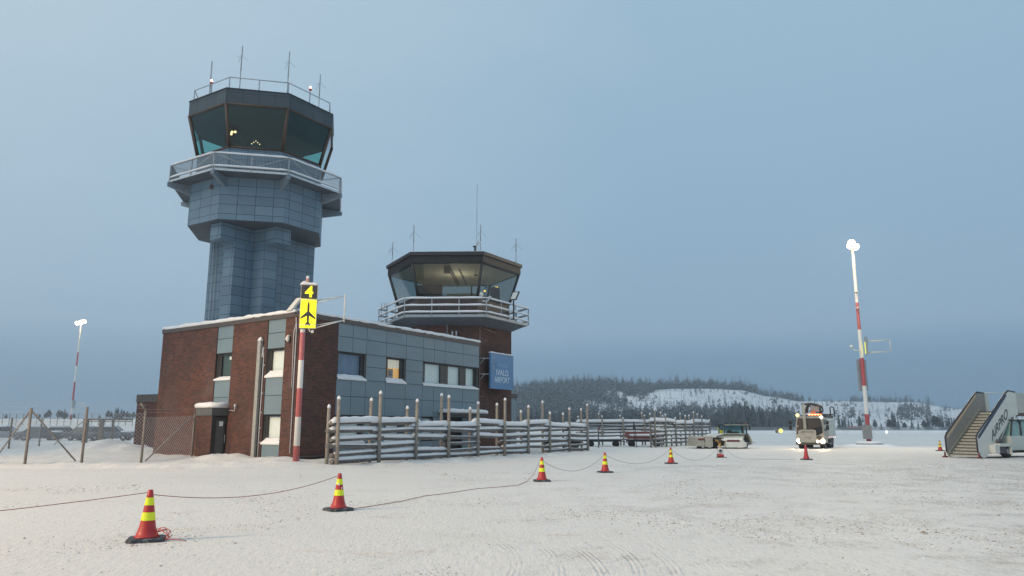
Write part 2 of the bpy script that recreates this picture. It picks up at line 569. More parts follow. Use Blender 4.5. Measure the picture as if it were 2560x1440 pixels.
    def slab(s, pts, z0, h, seed=1, mat=0, over=0.0, res=0.35, round_=0.25, slope=None):
        """snow lying on a convex polygon: domed edges, uneven top. slope(x,y) gives the base height"""
        c = Vector((sum(p[0] for p in pts) / len(pts), sum(p[1] for p in pts) / len(pts)))
        ring = []
        n = len(pts)
        for k in range(n):
            a, b = Vector(pts[k]), Vector(pts[(k + 1) % n])
            m = max(1, int((b - a).length / res))
            for i in range(m):
                ring.append(a.lerp(b, i / m))
        base = slope or (lambda x, y: z0)
        levels = [(over, -0.25, 0.0), (over + 0.02, 0.25, 1.0), (over * 0.5, 0.7, 1.0), (-round_, 1.0, 0.6), (-round_ * 3, 1.08, 0.4)]
        rows = []
        for off, hz, jit in levels:
            row = []
            for q in ring:
                d = (q - c)
                L = d.length
                o = max(-L * 0.6, off)
                nz_ = noise.noise((q.x * 1.7 + seed * 13, q.y * 1.7, hz * 2))
                nz2 = noise.noise((q.x * 6 + seed * 7, q.y * 6, hz * 3))
                p = q + d / L * (o + 0.05 * jit * nz_ + 0.02 * jit * nz2)
                z = base(q.x, q.y) + h * hz * (1 + 0.30 * nz_ * (jit > 0)) + (h * 0.25 * nz2 if jit == 1.0 else 0)
                row.append(s.vert((p.x, p.y, z)))
            rows.append(row)
        N = len(ring)
        for A, B in zip(rows, rows[1:]):
            for k in range(N):
                s.facei((A[k], A[(k + 1) % N], B[(k + 1) % N], B[k]), mat, True)
        s.facei(rows[-1], mat, True)
        s.facei(rows[0][::-1], mat)
    def build(s, name, mats, parent=None, world=True):
        me = bpy.data.meshes.new(name)
        vs = s.v
        if parent is not None and world:
            inv = wm(parent).inverted()
            vs = [tuple(inv @ Vector(p)) for p in vs]
        me.from_pydata(vs, [], s.f)
        if not isinstance(mats, (list, tuple)):
            mats = [mats]
        for m in mats:
            me.materials.append(m)
        me.polygons.foreach_set('material_index', s.mi)
        me.polygons.foreach_set('use_smooth', s.sm)
        if any(u is not None for u in s.uv):
            ul = me.uv_layers.new(name='UVMap')
            flat = []
            for f, u in zip(s.f, s.uv):
                if u is None:
                    for i in f:
                        p = s.v[i]
                        flat += [p[0] + p[1], p[2]]
                else:
                    for q in u:
                        flat += [q[0], q[1]]
            ul.data.foreach_set('uv', flat)
        me.update()
        o = bpy.data.objects.new(name, me)
        COL.objects.link(o)
        if parent is not None:
            o.parent = parent
        return o
def wm(o):
    m = o.matrix_basis.copy()
    while o.parent is not None:
        o = o.parent
        m = o.matrix_basis @ m
    return m
def tag(o, label, cat, group=None, kind=None):
    if label:
        o['label'] = label
    if cat:
        o['category'] = cat
    if group:
        o['group'] = group
    if kind:
        o['kind'] = kind
    return o
def thing(name, label, cat, loc=(0, 0, 0), rz=0.0, group=None):
    o = bpy.data.objects.new(name, None)
    o.empty_display_size = 0.3
    COL.objects.link(o)
    o.location = loc
    o.rotation_euler = (0, 0, rz)
    return tag(o, label, cat, group)
def kids(o):
    return [c for c in bpy.data.objects if c.parent == o]
def copy_tree(o, parent=None, label=None, loc=None, rz=None, scale=None):
    c = o.copy()
    COL.objects.link(c)
    if parent is not None:
        c.parent = parent
    if label:
        c['label'] = label
    if loc is not None:
        c.location = loc
    if rz is not None:
        c.rotation_euler = (0, 0, rz)
    if scale is not None:
        c.scale = (scale,) * 3
    for k in kids(o):
        copy_tree(k, c)
    return c
def frame(o, d, n):
    """T(s, t, z): s along d, t outward along n, z up, from plan point o"""
    return lambda s, t, z: Vector((o[0] + d[0] * s + n[0] * t, o[1] + d[1] * s + n[1] * t, z))
def text_part(txt, size, origin, xdir, up, mat, parent, name='lettering', depth=0.006, align='CENTER', bold=0.0, shear=0.0, wid=1.0):
    cu = bpy.data.curves.new('lettering_curve', 'FONT')
    cu.body = txt
    cu.size = size
    cu.extrude = depth
    cu.align_x = align
    cu.align_y = 'CENTER'
    cu.offset = bold
    cu.shear = shear
    tmp = bpy.data.objects.new('lettering_tmp', cu)
    COL.objects.link(tmp)
    dg = bpy.context.evaluated_depsgraph_get()
    me = bpy.data.meshes.new_from_object(tmp.evaluated_get(dg))
    bpy.data.objects.remove(tmp)
    x, u = Vector(xdir).normalized(), Vector(up).normalized()
    n = x.cross(u)
    mt = Matrix(((x.x * wid, u.x, n.x, origin[0]), (x.y * wid, u.y, n.y, origin[1]), (x.z * wid, u.z, n.z, origin[2]), (0, 0, 0, 1)))
    if parent is not None:
        mt = wm(parent).inverted() @ mt
    me.transform(mt)
    me.materials.clear()
    me.materials.append(mat)
    o = bpy.data.objects.new(name, me)
    COL.objects.link(o)
    o.parent = parent
    return o
def fbm(x, y, s, o=4):
    return noise.fractal((x / s, y / s, 3.3), 0.9, 2.1, o)
def sm(a, b, x):
    t = min(1.0, max(0.0, (x - a) / (b - a)))
    return t * t * (3 - 2 * t)

# ---------------------------------------------------------------- site plan
CX, CY = -9.70, 33.5                                    # near corner of the brick office
dL = Vector((-0.8174, 0.5762)); nL = Vector((-0.5762, -0.8174))
dR = Vector((0.5151, 0.8571)); nR = Vector((0.8571, -0.5151))
LF = frame((CX, CY), dL, nL)
RF = frame((CX, CY), dR, nR)
FA0 = Vector((-7.2, 31.2)); FD = Vector((0.545, 0.8385))   # near log fence

def gz(x, y):
    z = 0.0
    if 5 < y < 90 and abs(x) < 60:
        # bank of ploughed snow along the office, the wire fence and the log fence
        rx, ry = x - FA0.x, y - FA0.y
        s = rx * FD.x + ry * FD.y
        d = rx * -FD.y + ry * FD.x                       # to the left of the fence line
        k = fbm(x, y, 3.1)
        lump = fbm(x + 50, y, 0.7, 3)
        zA = sm(-1.5, 0.3, d + 0.5 * k) * sm(-6, 1, s) * (1 - sm(21.5, 24.5, s)) * (0.13 + 0.10 * sm(0.5, 3, d))
        zB = sm(30.4, 31.7, y + 0.35 * k) * (1 - sm(-8.5, -5.5, x)) * 0.14 + sm(32.5, 36, y + 0.3 * k - (x + 9) * -0.05) * (1 - sm(-9, -6.5, x)) * 0.12
        z = max(zA, zB)
        z += min(1.0, z / 0.08) * 0.05 * lump
        edge = math.exp(-((y - 31.0 + 0.35 * k) / 0.55) ** 2) * (1 - sm(-8.0, -5.0, x))
        z += edge * (0.08 + 0.12 * max(0, lump))
        z += 0.10 * math.exp(-((d + 0.9 + 0.5 * k) / 0.6) ** 2) * sm(-1, 2, s) * (1 - sm(21, 23, s)) * max(0.0, 0.5 + lump)
        for mx, my, mr, mh in ((-13.1, 34.4, 1.25, 0.30), (-23.2, 43.0, 2.4, 0.62), (-20.8, 42.0, 1.8, 0.22), (-9.6, 32.2, 0.9, 0.16), (-10.8, 33.4, 1.2, 0.14)):
            q = ((x - mx) ** 2 + (y - my) ** 2) / mr ** 2
            if q < 6:
                z += mh * math.exp(-q * 1.3) * (1 + 0.25 * lump)
        z += 0.010 * fbm(x, y, 1.6) + 0.004 * lump
    if y > 85 and x < 0:
        r = sm(0.30, 0.42, -x / y)
        z += r * min(1.55 + y * 0.0105, (y - 85) * 0.052)
    if y > 200:
        z += sm(200, 500, y) * 0.8 * fbm(x, y, 120)
    return z

def dirtiness(x, y):
    n = noise.fractal((x * 0.30, y * 0.26, 8.1), 0.9, 2.0, 4) + 0.30 * noise.noise((x * 1.4, y * 0.9, 2.2))
    return max(0.0, n - 0.06 + 0.020 * x)
def axis_pts(segs):
    out = []
    for a, b, d in segs:
        n = max(1, round((b - a) / d))
        out += [a + (b - a) * i / n for i in range(n)]
    out.append(segs[-1][1])
    return out
xs = axis_pts([(-3000, -1000, 400), (-1000, -300, 70), (-300, -80, 16), (-80, -34, 2), (-34, 30, 0.22), (30, 80, 2), (80, 300, 16), (300, 1000, 70), (1000, 3000, 400)])
ys = axis_pts([(-400, -60, 60), (-60, 6, 6), (6, 28, 0.4), (28, 48, 0.2), (48, 90, 1.0), (90, 200, 6), (200, 700, 25), (700, 3200, 250)])
g = MB()
X_ = len(xs); Y_ = len(ys)
g.v = [(x, y, gz(x, y)) for x in xs for y in ys]
for i in range(X_ - 1):
    for j in range(Y_ - 1):
        a = i * Y_ + j
        g.f.append((a, a + Y_, a + Y_ + 1, a + 1))
g.uv = [None] * len(g.f); g.mi = [0] * len(g.f); g.sm = [True] * len(g.f)
ground = g.build('snowy_ground', ground_mat())
tag(ground, 'packed snow of the apron with tyre tracks and sand', None, kind='structure')

# frozen crumbs and sanded grit thrown up by the tyres: too many to count, one object
rc = random.Random(21)
q = MB()
OCT = [(1, 0, 0), (0, 1, 0), (-1, 0, 0), (0, -1, 0), (0, 0, 0.9), (0, 0, -0.4)]
OF = [(0, 1, 4), (1, 2, 4), (2, 3, 4), (3, 0, 4)]
made = 0
while made < 19000:
    y = 8.0 + 26 * rc.random() ** 1.5
    x = rc.uniform(-0.75, 0.75) * y
    dn = dirtiness(x, y)
    if rc.random() > 0.012 + dn * 1.6:
        continue
    r = rc.choice((0.004, 0.005, 0.007, 0.010)) * rc.uniform(0.7, 1.5) * (1 + y / 40)
    if rc.random() < 0.004:
        r *= 2.2
    z = gz(x, y) + 0.1 * r
    a = rc.random() * 6.28
    k = len(q.v)
    ca, sa = math.cos(a), math.sin(a)
    sx, sy, szz = r * rc.uniform(0.7, 1.8), r * rc.uniform(0.6, 1.2), r * rc.uniform(0.5, 1.1)
    q.v += [(x + ca * px_ * sx - sa * py_ * sy, y + sa * px_ * sx + ca * py_ * sy, z + pz_ * szz) for px_, py_, pz_ in OCT]
    mi = 0 if rc.random() < 0.25 else (1 if rc.random() < 0.75 else 2)
    for f in OF:
        q.f.append(tuple(k + i for i in f)); q.uv.append(None); q.mi.append(mi); q.sm.append(False)
    made += 1
cr_ = q.build('ice_crumbs', [M_SNOW, plain('dirty_ice', (0.46, 0.45, 0.43), 0.8, var=0.3), plain('sand_grit', (0.32, 0.25, 0.20), 0.9, var=0.3)])
tag(cr_, 'frozen crumbs and sand grit scattered over the packed snow', None, kind='stuff')

# ---------------------------------------------------------------- hills
HPROF = [(900, 1040), (1150, 1012), (1285, 986), (1380, 976), (1500, 971), (1600, 977), (1700, 973), (1790, 972), (1850, 977), (1930, 993),
         (2010, 1004), (2100, 1004), (2200, 1006), (2290, 1008), (2400, 1022), (2520, 1040), (2700, 1050), (3000, 1058)]
def prof(px):
    for (a, ya), (b, yb) in zip(HPROF, HPROF[1:]):
        if a <= px <= b:
            t = (px - a) / (b - a)
            t = t * t * (3 - 2 * t)
            return ya + (yb - ya) * t
    return 1066
HY0, HY1 = 470.0, 940.0
def hill_z(x, y):
    """height of the fell at a plan point"""
    t = (y - HY0) / (HY1 - HY0)
    if t <= 0:
        return -0.5
    a = 1280 + 1882 * x / y
    top = (1068 - prof(a)) / 1882 * HY1 + HCAM
    tt = min(t, 1.25)
    shape = sm(0, 1, tt) if tt < 1 else 1 - 0.2 * (tt - 1)
    shape = 0.55 * shape + 0.45 * min(tt, 1)
    n = fbm(x, y, 90, 5)
    return max(-0.5, top * shape * (1 + 0.10 * n * (1 - abs(2 * min(tt, 1) - 1))) + 1.6 * n * min(1, tt * 4) * (1 - 0.7 * sm(0.85, 1, tt)))
def hill_mat():
    m, nt, b = new_mat('fell_snow')
    t = nn(nt, 'ShaderNodeTexCoord')
    n1 = noisen(nt, 0.02, 6, t.outputs['Object'], 0.6, (1, 0.4, 2))
    n2 = noisen(nt, 0.11, 6, t.outputs['Object'], 0.7, (1, 0.3, 2.5))
    c = rampn(nt, n1, [(0.35, (0.66, 0.69, 0.73)), (0.6, (0.80, 0.82, 0.85))])
    c = mixc(nt, rampn(nt, n2, [(0.57, (0, 0, 0)), (0.66, (0.75, 0.75, 0.75))]), c, (0.18, 0.20, 0.22))
    nt.links.new(c, b.inputs['Base Color'])
    b.inputs['Roughness'].default_value = 0.85
    bumpn(nt, b, n2, 0.5, 3.0)
    return m
h = MB()
na, nr = 210, 46
P = []
for i in range(na):
    px = 860 + (2980 - 860) * i / (na - 1)
    row = []
    for j in range(nr):
        y = HY0 - 10 + (1180 - HY0) * j / (nr - 1)
        x = (px - 1280) / 1882 * y
        row.append((x, y, hill_z(x, y)))
    P.append(row)
h.sheet(P, na, nr)
hills = h.build('hill', hill_mat())
tag(hills, 'low snowy fell beyond the airfield, wooded on its left', None, kind='structure')

# ---------------------------------------------------------------- trees
def foliage_mat(name, c1, c2, frost):
    m, nt, b = new_mat(name)
    oi = nn(nt, 'ShaderNodeObjectInfo')
    n1 = noisen(nt, 0.9, 4)
    c = rampn(nt, n1, [(0.3, c1), (0.7, c2)])
    n2 = noisen(nt, 2.6, 4, None, 0.7)
    c = mixc(nt, rampn(nt, n2, [(0.45, (0, 0, 0)), (0.65, (frost,) * 3)]), c, (0.48, 0.53, 0.58))
    c = mixc(nt, mathn(nt, 'MULTIPLY', oi.outputs['Random'], 0.28), c, (0.35, 0.40, 0.45))
    nt.links.new(c, b.inputs['Base Color'])
    b.inputs['Roughness'].default_value = 0.9
    b.inputs['Specular IOR Level'].default_value = 0.1
    MATS[name] = m
    return m
M_FOL = foliage_mat('frosted_needles', (0.018, 0.028, 0.032), (0.042, 0.056, 0.062), 0.30)
M_FOL2 = foliage_mat('heavily_frosted_needles', (0.06, 0.075, 0.085), (0.13, 0.155, 0.17), 0.6)
M_BARK = plain('bark', (0.09, 0.07, 0.06), 0.9, frost=0.4)
def spruce_blades(H, W, n, rg, gap=0.12, pine=False):
    """drooping boughs as small bent faces round a stem: returns verts, faces"""
    V, F = [], []
    for i in range(n):
        t = rg.random() ** 0.85
        z = H * (gap + (1 - gap) * t)
        if pine:
            prof_ = math.sin(math.pi * min(1, 0.15 + 0.85 * t)) ** 0.6
            if t < 0.25 and rg.random() < 0.6:
                continue
        else:
            prof_ = (1 - t) ** 0.8 + 0.04
        L = W * prof_ * (0.55 + 0.6 * rg.random())
        a = rg.random() * 2 * math.pi
        dr = L * (0.18 + 0.3 * rg.random())
        w = (0.10 + 0.16 * rg.random()) * W * (0.5 + 0.7 * prof_)
        ca, sa = math.cos(a), math.sin(a)
        th = w * 0.55
        k = len(V)
        V += [(0, 0, z + th * 0.7), (ca * L * 0.55 - sa * w, sa * L * 0.55 + ca * w, z - dr * 0.25), (ca * L, sa * L, z - dr),
              (ca * L * 0.55 + sa * w, sa * L * 0.55 - ca * w, z - dr * 0.25), (ca * L * 0.4, sa * L * 0.4, z - dr * 0.3 - th * 1.3)]
        F += [(k, k + 1, k + 2), (k, k + 2, k + 3), (k + 4, k + 2, k + 1), (k + 4, k + 3, k + 2)]
    return V, F
def tree_meshes(H, W, n, seed, pine=False):
    rg = random.Random(seed)
    V, F = spruce_blades(H, W, n, rg, 0.10 if not pine else 0.30, pine)
    c = bpy.data.meshes.new('crown')
    c.from_pydata(V, [], F)
    t = MB()
    t.tube((0, 0, -0.6), (0, 0, H * 0.96), H * 0.016, H * 0.003, 6)
    return c, t
# five kinds of tree, each a thing with crown and trunk; ground contact sits on the terrain under it
protos = []
for k, (H, W, n, pine) in enumerate(((10, 1.9, 260, False), (12, 2.2, 300, False), (8.5, 2.1, 240, False), (9, 2.6, 240, True), (7, 1.5, 180, False))):
    cm, tb = tree_meshes(H, W, n, 50 + k, pine)
    cm.materials.append(M_FOL if k != 2 else M_FOL2)
    protos.append((cm, tb, H, k))
trunk_meshes = []
for cm, tb, H, k in protos:
    o = tb.build('trunk', M_BARK)
    trunk_meshes.append(o.data)
    bpy.data.objects.remove(o)
rt = random.Random(11)
def plant(px, Y, hgt, k, label, group, z=None):
    x = (px - 1280) / 1882 * Y
    if z is None:
        z = max(gz(x, Y), hill_z(x, Y)) if Y > 440 and px > 860 else gz(x, Y)
    cm, tb, H, kk = protos[k]
    t = thing('conifer_tree', label, 'tree', (x, Y, z - 0.15), rt.random() * 6.28, group)
    s = hgt / H
    t.scale = (s * rt.uniform(0.85, 1.2), s * rt.uniform(0.85, 1.2), s)
    for nm, me in (('crown', cm), ('trunk', trunk_meshes[k])):
        o = bpy.data.objects.new(nm, me)
        COL.objects.link(o)
        o.parent = t
    return t
G1 = 'frosted conifers in the belt at the foot of the fell'
zones = [(1285, 1480, 'frosted conifer at the foot of the wooded fell, seen over the near log fence', 85),
         (1480, 1780, 'frosted conifer at the foot of the fell, seen over the far log fences', 95),
         (1780, 1985, 'dark frosted conifer between the tug and the white truck, beyond the airfield', 75)]
ntree = 0
for a, b, lab, n in zones:
    for i in range(n):
        px = a + (b - a) * (i + rt.random()) / n
        Y = rt.uniform(448, 505)
        hh = rt.uniform(6, 13) if px < 1800 or px > 1975 else rt.uniform(6, 15) * (1.0 + 0.25 * math.exp(-((px - 1858) / 40) ** 2))
        plant(px, Y, hh, rt.choice((0, 1, 1, 2, 3, 0)), lab, G1)
        ntree += 1
for px, hh, k in ((2098, 10, 0), (2106, 8, 1), (2112, 9, 2), (2122, 7, 4), (2130, 6, 0), (2150, 10, 1), (2153, 8, 4)):
    plant(px, 455 + rt.random() * 20, hh, k, 'frosted conifer right of the white truck, left of the tall mast', G1)
for px, hh, k in ((2188, 6, 3), (2203, 5, 2), (2224, 7, 3), (2233, 12, 1), (2238, 11, 0), (2246, 7, 2), (2262, 5, 3), (2280, 6, 2), (2296, 6, 4)):
    plant(px, 460 + rt.random() * 20, hh, k, 'frosted conifer between the tall mast and the passenger stairs', G1)
for px in range(2310, 2420, 5):
    plant(px + rt.uniform(-2, 2), 455 + rt.random() * 30, rt.uniform(5, 9), rt.choice((0, 1, 2, 3)), 'bushy frosted conifer in the dense clump just left of the passenger stairs', G1)
plant(1463, 930, 16, 0, 'tall lone spruce standing above the skyline of the wooded fell', None)
for px, hh in ((96, 3.2), (113, 4.2), (118, 5.6), (143, 5.4), (150, 5.0), (158, 6.0), (163, 4), (176, 3), (182, 3.4), (247, 2.4), (267, 5.2), (275, 4.6), (286, 6.6), (291, 7.0), (300, 6), (306, 5.0), (315, 4.6), (322, 3.6), (331, 4.4), (12, 3)):
    plant(px, 480, hh * 1.15, 3 if hh < 6 else 2, 'small bushy pine on the low skyline left of the brick office', 'pines on the left skyline', z=6.5)
# the wood on the fell itself reads as one mass
big_V, big_F, off = [], [], 0
temps = []
for k in range(10):
    rg = random.Random(200 + k)
    V, F = spruce_blades(9 - 2.5 * (k > 6), 1.5 + 0.35 * (k % 3) + 0.9 * (k > 6), 34, rg, 0.05, k > 6)
    temps.append((np.array(V), np.array(F)))
rw = random.Random(5)
VV, FF = [], []
def density(px, t):
    """how thick the wood is at a place: dense on the left, open snow right of it"""
    nse = noise.noise((px / 60, t * 5, 1.5)) + 0.5 * noise.noise((px / 22, t * 12, 4.5))
    if px < 1640 - 150 * max(0, 0.75 - t) * 1.0:
        d = 1.0
        if 1500 < px and 0.18 < t < 0.62:
            d = 0.25 + 0.9 * nse
        if px < 1560 and nse < -0.42:
            d = 0.15
    elif px < 2015 and t > 0.90:
        d = 0.95
    elif px < 1780 and t < 0.22:
        d = 0.9
    elif 1640 <= px < 2000 and t < 0.16:
        d = 0.7
    elif 1640 <= px < 1980 and t < 0.30:
        d = 0.22
    else:
        d = 0.035 + 0.55 * max(0, nse - 0.30)
        if t > 0.93 and 2130 < px < 2290:
            d = 0.6
        if 2250 < px < 2330 and 0.25 < t < 0.7:
            d = 0.55
    return d
cnt = 0
for i in range(25000):
    px = rw.uniform(1180, 2560)
    t = rw.random() ** 0.9
    if rw.random() > density(px, t):
        continue
    y = HY0 + 25 + (HY1 - HY0 - 15) * t
    x = (px - 1280) / 1882 * y
    V, F = temps[rw.randrange(10)]
    open_ = px > 1640 and t < 0.9
    s = rw.choice((rw.uniform(0.35, 0.8), rw.uniform(0.6, 1.0), rw.uniform(0.9, 1.5))) * (0.5 if open_ and t > 0.3 else 1.0) * (1 + 0.25 * t) * (0.75 if t > 0.9 and px > 1900 else 1)
    a = rw.random() * 6.28
    ca, sa = math.cos(a) * s, math.sin(a) * s
    w = V @ np.array([[ca, sa, 0], [-sa, ca, 0], [0, 0, s * rw.uniform(0.85, 1.3)]]) + np.array([x, y, hill_z(x, y) - 0.2])
    VV.append(w)
    FF.append(F + off)
    off += len(V)
    cnt += 1
me = bpy.data.meshes.new('forest')
me.from_pydata(np.concatenate(VV).tolist(), [], np.concatenate(FF).tolist())
me.materials.append(foliage_mat('fell_needles', (0.028, 0.040, 0.048), (0.065, 0.085, 0.098), 0.55))
fo = bpy.data.objects.new('forest', me)
COL.objects.link(fo)
tag(fo, 'frosted spruce wood covering the fell and its ridge', 'forest', kind='stuff')

# ---------------------------------------------------------------- brick office building
bld = thing('terminal_building', 'two storey dark brick and grey panel office building with snow along its roof edge', 'building', (CX, CY, 0))
ZB = -0.3
def wall_holes(mb, T, s0, s1, z0, z1, holes, t=0.0, mat=0):
    """a wall face with real openings"""
    S = sorted({s0, s1, *[h[0] for h in holes], *[h[1] for h in holes]})
    Z = sorted({z0, z1, *[h[2] for h in holes], *[h[3] for h in holes]})
    for a, b in zip(S, S[1:]):
        for c, d in zip(Z, Z[1:]):
            m = ((a + b) / 2, (c + d) / 2)
            if any(h[0] < m[0] < h[1] and h[2] < m[1] < h[3] for h in holes):
                continue
            mb.face([T(a, t, c), T(b, t, c), T(b, t, d), T(a, t, d)], mat, [(a, c), (b, c), (b, d), (a, d)])
def reveal(mb, T, h, depth, mat=0, t0=0.0):
    a, b, c, d = h
    for (s_, z_), (s2, z2) in (((a, c), (b, c)), ((b, c), (b, d)), ((b, d), (a, d)), ((a, d), (a, c))):
        mb.face([T(s_, t0, z_), T(s2, t0, z2), T(s2, t0 - depth, z2), T(s_, t0 - depth, z_)], mat)
LEND = 11.35
REND = 14.85
colB = (0.97, 2.28)
colA = (4.99, 6.33)
w = MB()
wall_holes(w, LF, 0, LEND, ZB, 6.68, [(colB[0], colB[1], ZB, 6.68), (colA[0], colA[1], ZB, 6.68)])
for a, b in (colB, colA):                                # the brick returns into the panel strips
    for s_ in (a, b):
        w.face([LF(s_, 0, ZB), LF(s_, -0.12, ZB), LF(s_, -0.12, 6.68), LF(s_, 0, 6.68)], 0, [(0, ZB), (0.12, ZB), (0.12, 6.68), (0, 6.68)])
wall_holes(w, RF, 0, 2.5, ZB, 6.68, [])
# far sides, unseen from the front but real
bk = Vector((CX, CY)) + dL * LEND
TB = frame(bk, dR, -nR)
wall_holes(w, TB, 0, REND, ZB, 6.68, [])
TE = frame(Vector((CX, CY)) + dR * REND, dL, -nL)
wall_holes(w, TE, 0, LEND, ZB, 6.68, [])
w.build('brick_wall', M_BRICK, bld)
# grey panels
cl = MB()
def panel_cells(mb, T, Sx, Zx, skip, t=0.0, gap=0.013, thick=0.035):
    for i, (a, b) in enumerate(zip(Sx, Sx[1:])):
        for j, (c, d) in enumerate(zip(Zx, Zx[1:])):
            if skip(a, b, c, d):
                continue
            o = (i * 1.37 + j * 0.71)
            A, B, C_, D_ = a + gap, b - gap, c + gap, d - gap
            mb.face([T(A, t, C_), T(B, t, C_), T(B, t, D_), T(A, t, D_)], 0, [(A + o, C_), (B + o, C_), (B + o, D_), (A + o, D_)])
            for (p, q), (p2, q2) in (((A, C_), (B, C_)), ((B, C_), (B, D_)), ((B, D_), (A, D_)), ((A, D_), (A, C_))):
                mb.face([T(p, t - thick, q), T(p2, t - thick, q2), T(p2, t, q2), T(p, t, q)], 0)
ZS = [ZB, 0.9, 2.22, 3.09, 3.95, 5.27, 6.0, 6.68]
def skipL(a, b, c, d):
    m = (c + d) / 2
    if 3.95 < m < 5.27:
        return True
    if 0.9 < m < 2.22:
        return True
    return a > 4 and m < 2.4
for col in (colB, colA):
    cl2 = MB()
    panel_cells(cl2, LF, list(col), ZS, skipL, t=-0.04)
    cl2.build('panel_strip', M_PANEL, bld)
SR = [2.5, 3.53, 4.55, 6.07, 7.70, 9.19, 10.23, 11.26, 13.08, 14.85]
WIN_R = [(2.53, 4.55, 3.95, 5.27), (6.07, 7.70, 3.95, 5.27), (9.19, 14.75, 3.95, 5.27), (2.53, 4.55, 0.9, 2.22), (6.07, 7.70, 0.9, 2.22), (9.19, 10.6, 1.0, 2.22)]
DOOR_R = (11.26, 14.0, ZB, 2.3)
def skipR(a, b, c, d):
    m, q = (a + b) / 2, (c + d) / 2
    return any(h[0] < m < h[1] and h[2] < q < h[3] for h in WIN_R[:5]) or (9.19 < m < 10.23 and 1.0 < q < 2.2) or (m > 11.26 and m < 13.08 and q < 2.2)
ZR = [ZB, 0.9, 2.22, 3.12, 3.95, 5.27, 6.0, 6.68]
panel_cells(cl, RF, SR, ZR, skipR, t=0.0)
for a, b in ((4.55, 6.07), (7.70, 9.19)):                 # panels between the windows carry one more joint
    cl.face([RF(a, 0.0015, 4.63), RF(b, 0.0015, 4.63), RF(b, 0.0015, 4.66), RF(a, 0.0015, 4.66)], 1)
cl.build('panel_cladding', [M_PANEL, M_DARK], bld)
bkp = MB()                                               # dark backing behind the joints
wall_holes(bkp, RF, 2.5, REND, ZB, 6.68, WIN_R + [DOOR_R], t=-0.036)
for a, b in (colB, colA):
    hs = [(a, b, 3.95, 5.27), (a, b, 0.9, 2.22)] if a < 2 else [(a, b, 3.95, 5.27), (a, b, ZB, 2.35)]
    wall_holes(bkp, LF, a, b, ZB, 6.68, hs, t=-0.076)
bkp.build('joint_backing', M_DARK, bld)

M_REV = plain('window_reveal', (0.16, 0.165, 0.15), 0.6)
M_BLIND = plain('pale_blind', (0.80, 0.84, 0.80), 0.8, var=0.05)
M_CURT = plain('blue_grey_curtain', (0.17, 0.23, 0.33), 0.9, var=0.15, scale=3)
M_GREEN = plain('dim_green_room', (0.05, 0.085, 0.075), 0.9)
M_LIT = emit('lamp_lit_orange_curtain', (0.88, 0.46, 0.13), 0.42)
M_LITW = emit('lamp_lit_white_blind', (0.62, 0.55, 0.44), 0.42)
M_PIC = plain('grey_print', (0.13, 0.12, 0.12), 0.8, var=0.7, scale=9)
M_PICF = plain('picture_frame', (0.30, 0.20, 0.12), 0.7)
def window(T, hole, panes, blind, parent, label=None, snow=0.10, depth=0.17, t0=0.0, fr=0.07, fmat=None, sideL=0.0):
    """hole = (s0,s1,z0,z1); panes = list of (s0,s1) inside it"""
    a, b, c, d = hole
    fmat = fmat or M_DARK
    f = MB()
    reveal(f, T, hole, depth, 1, t0)
    tb = t0 - depth
    z0, z1 = c + 0.10, d - 0.09
    f.box(a, b, tb - 0.05, tb + 0.03, c, z0, 0, T)
    f.box(a, b, tb - 0.05, tb + 0.03, z1, d, 0, T)
    edges = [a] + [e for p in panes for e in p] + [b]
    for i in range(0, len(edges), 2):
        if edges[i + 1] - edges[i] > 0.005:
            f.box(edges[i], edges[i + 1], tb - 0.05, tb + 0.03, z0, z1, 0, T)
    fo_ = f.build('window', [fmat, M_REV], parent)
    if label:
        fo_['label'] = label
    for p in panes:
        q = MB()
        q.face([T(p[0], tb - 0.01, z0), T(p[1], tb - 0.01, z0), T(p[1], tb - 0.01, z1), T(p[0], tb - 0.01, z1)])
        q.build('pane', M_GLASS_W, fo_)
        if blind is not None:
            q = MB()
            n = 14
            P = [[T(p[0] - 0.02 + (p[1] - p[0] + 0.04) * i / n, tb - 0.09 - 0.012 * math.sin(i * 2.1), z) for z in (z0 - 0.03, z1 + 0.03)] for i in range(n + 1)]
            q.sheet(P, n + 1, 2)
            q.build('blind', blind, fo_)
    if snow:
        q = MB()
        w_ = b - a
        n = max(6, int(w_ / 0.12))
        P = []
        for i in range(n + 1):
            u = i / n
            e = min(1, min(u, 1 - u) * w_ / 0.16)
            hh = snow * 0.62 * (0.45 + 0.9 * e ** 0.6) * (1 + 0.2 * noise.noise((a + u * w_ * 3, c, 2.0)))
            s_ = a - 0.02 + (w_ + 0.04) * u
            P.append([T(s_, t0 + 0.05, c - 0.03), T(s_, t0 + 0.075, c + 0.02), T(s_, t0 + 0.05, c + hh * 0.45 + 0.03), T(s_, t0 - 0.05, c + hh * 0.8 + 0.03), T(s_, tb + 0.035, c + hh * 1.25 + 0.03)])
        q.sheet(P, n + 1, 5)
        q.build('sill_snow', M_SNOW, fo_)
    return fo_
window(LF, (colB[0], colB[1], 3.95, 5.27), [(1.05, 2.12)], M_BLIND, bld, snow=0.26, t0=-0.04)
window(LF, (colB[0], colB[1], 0.9, 2.22), [(1.05, 2.12)], M_BLIND, bld, snow=0.22, t0=-0.04)
wa = window(LF, (colA[0], colA[1], 3.95, 5.27), [(5.07, 6.06)], M_GREEN, bld, 'dim greenish window with a small paper note', snow=0.14, t0=-0.04)
q = MB(); q.box(5.15, 5.5, -0.238, -0.234, 4.95, 5.1, 0, LF); q.build('paper_note', M_BLIND, wa)
window(RF, WIN_R[0], [(2.72, 4.28)], M_CURT, bld, 'window with a blue grey curtain', snow=0.20)
wo_ = window(RF, WIN_R[1], [(6.36, 7.38)], M_LIT, bld, 'lit window with an orange curtain and a small framed print', snow=0.22)
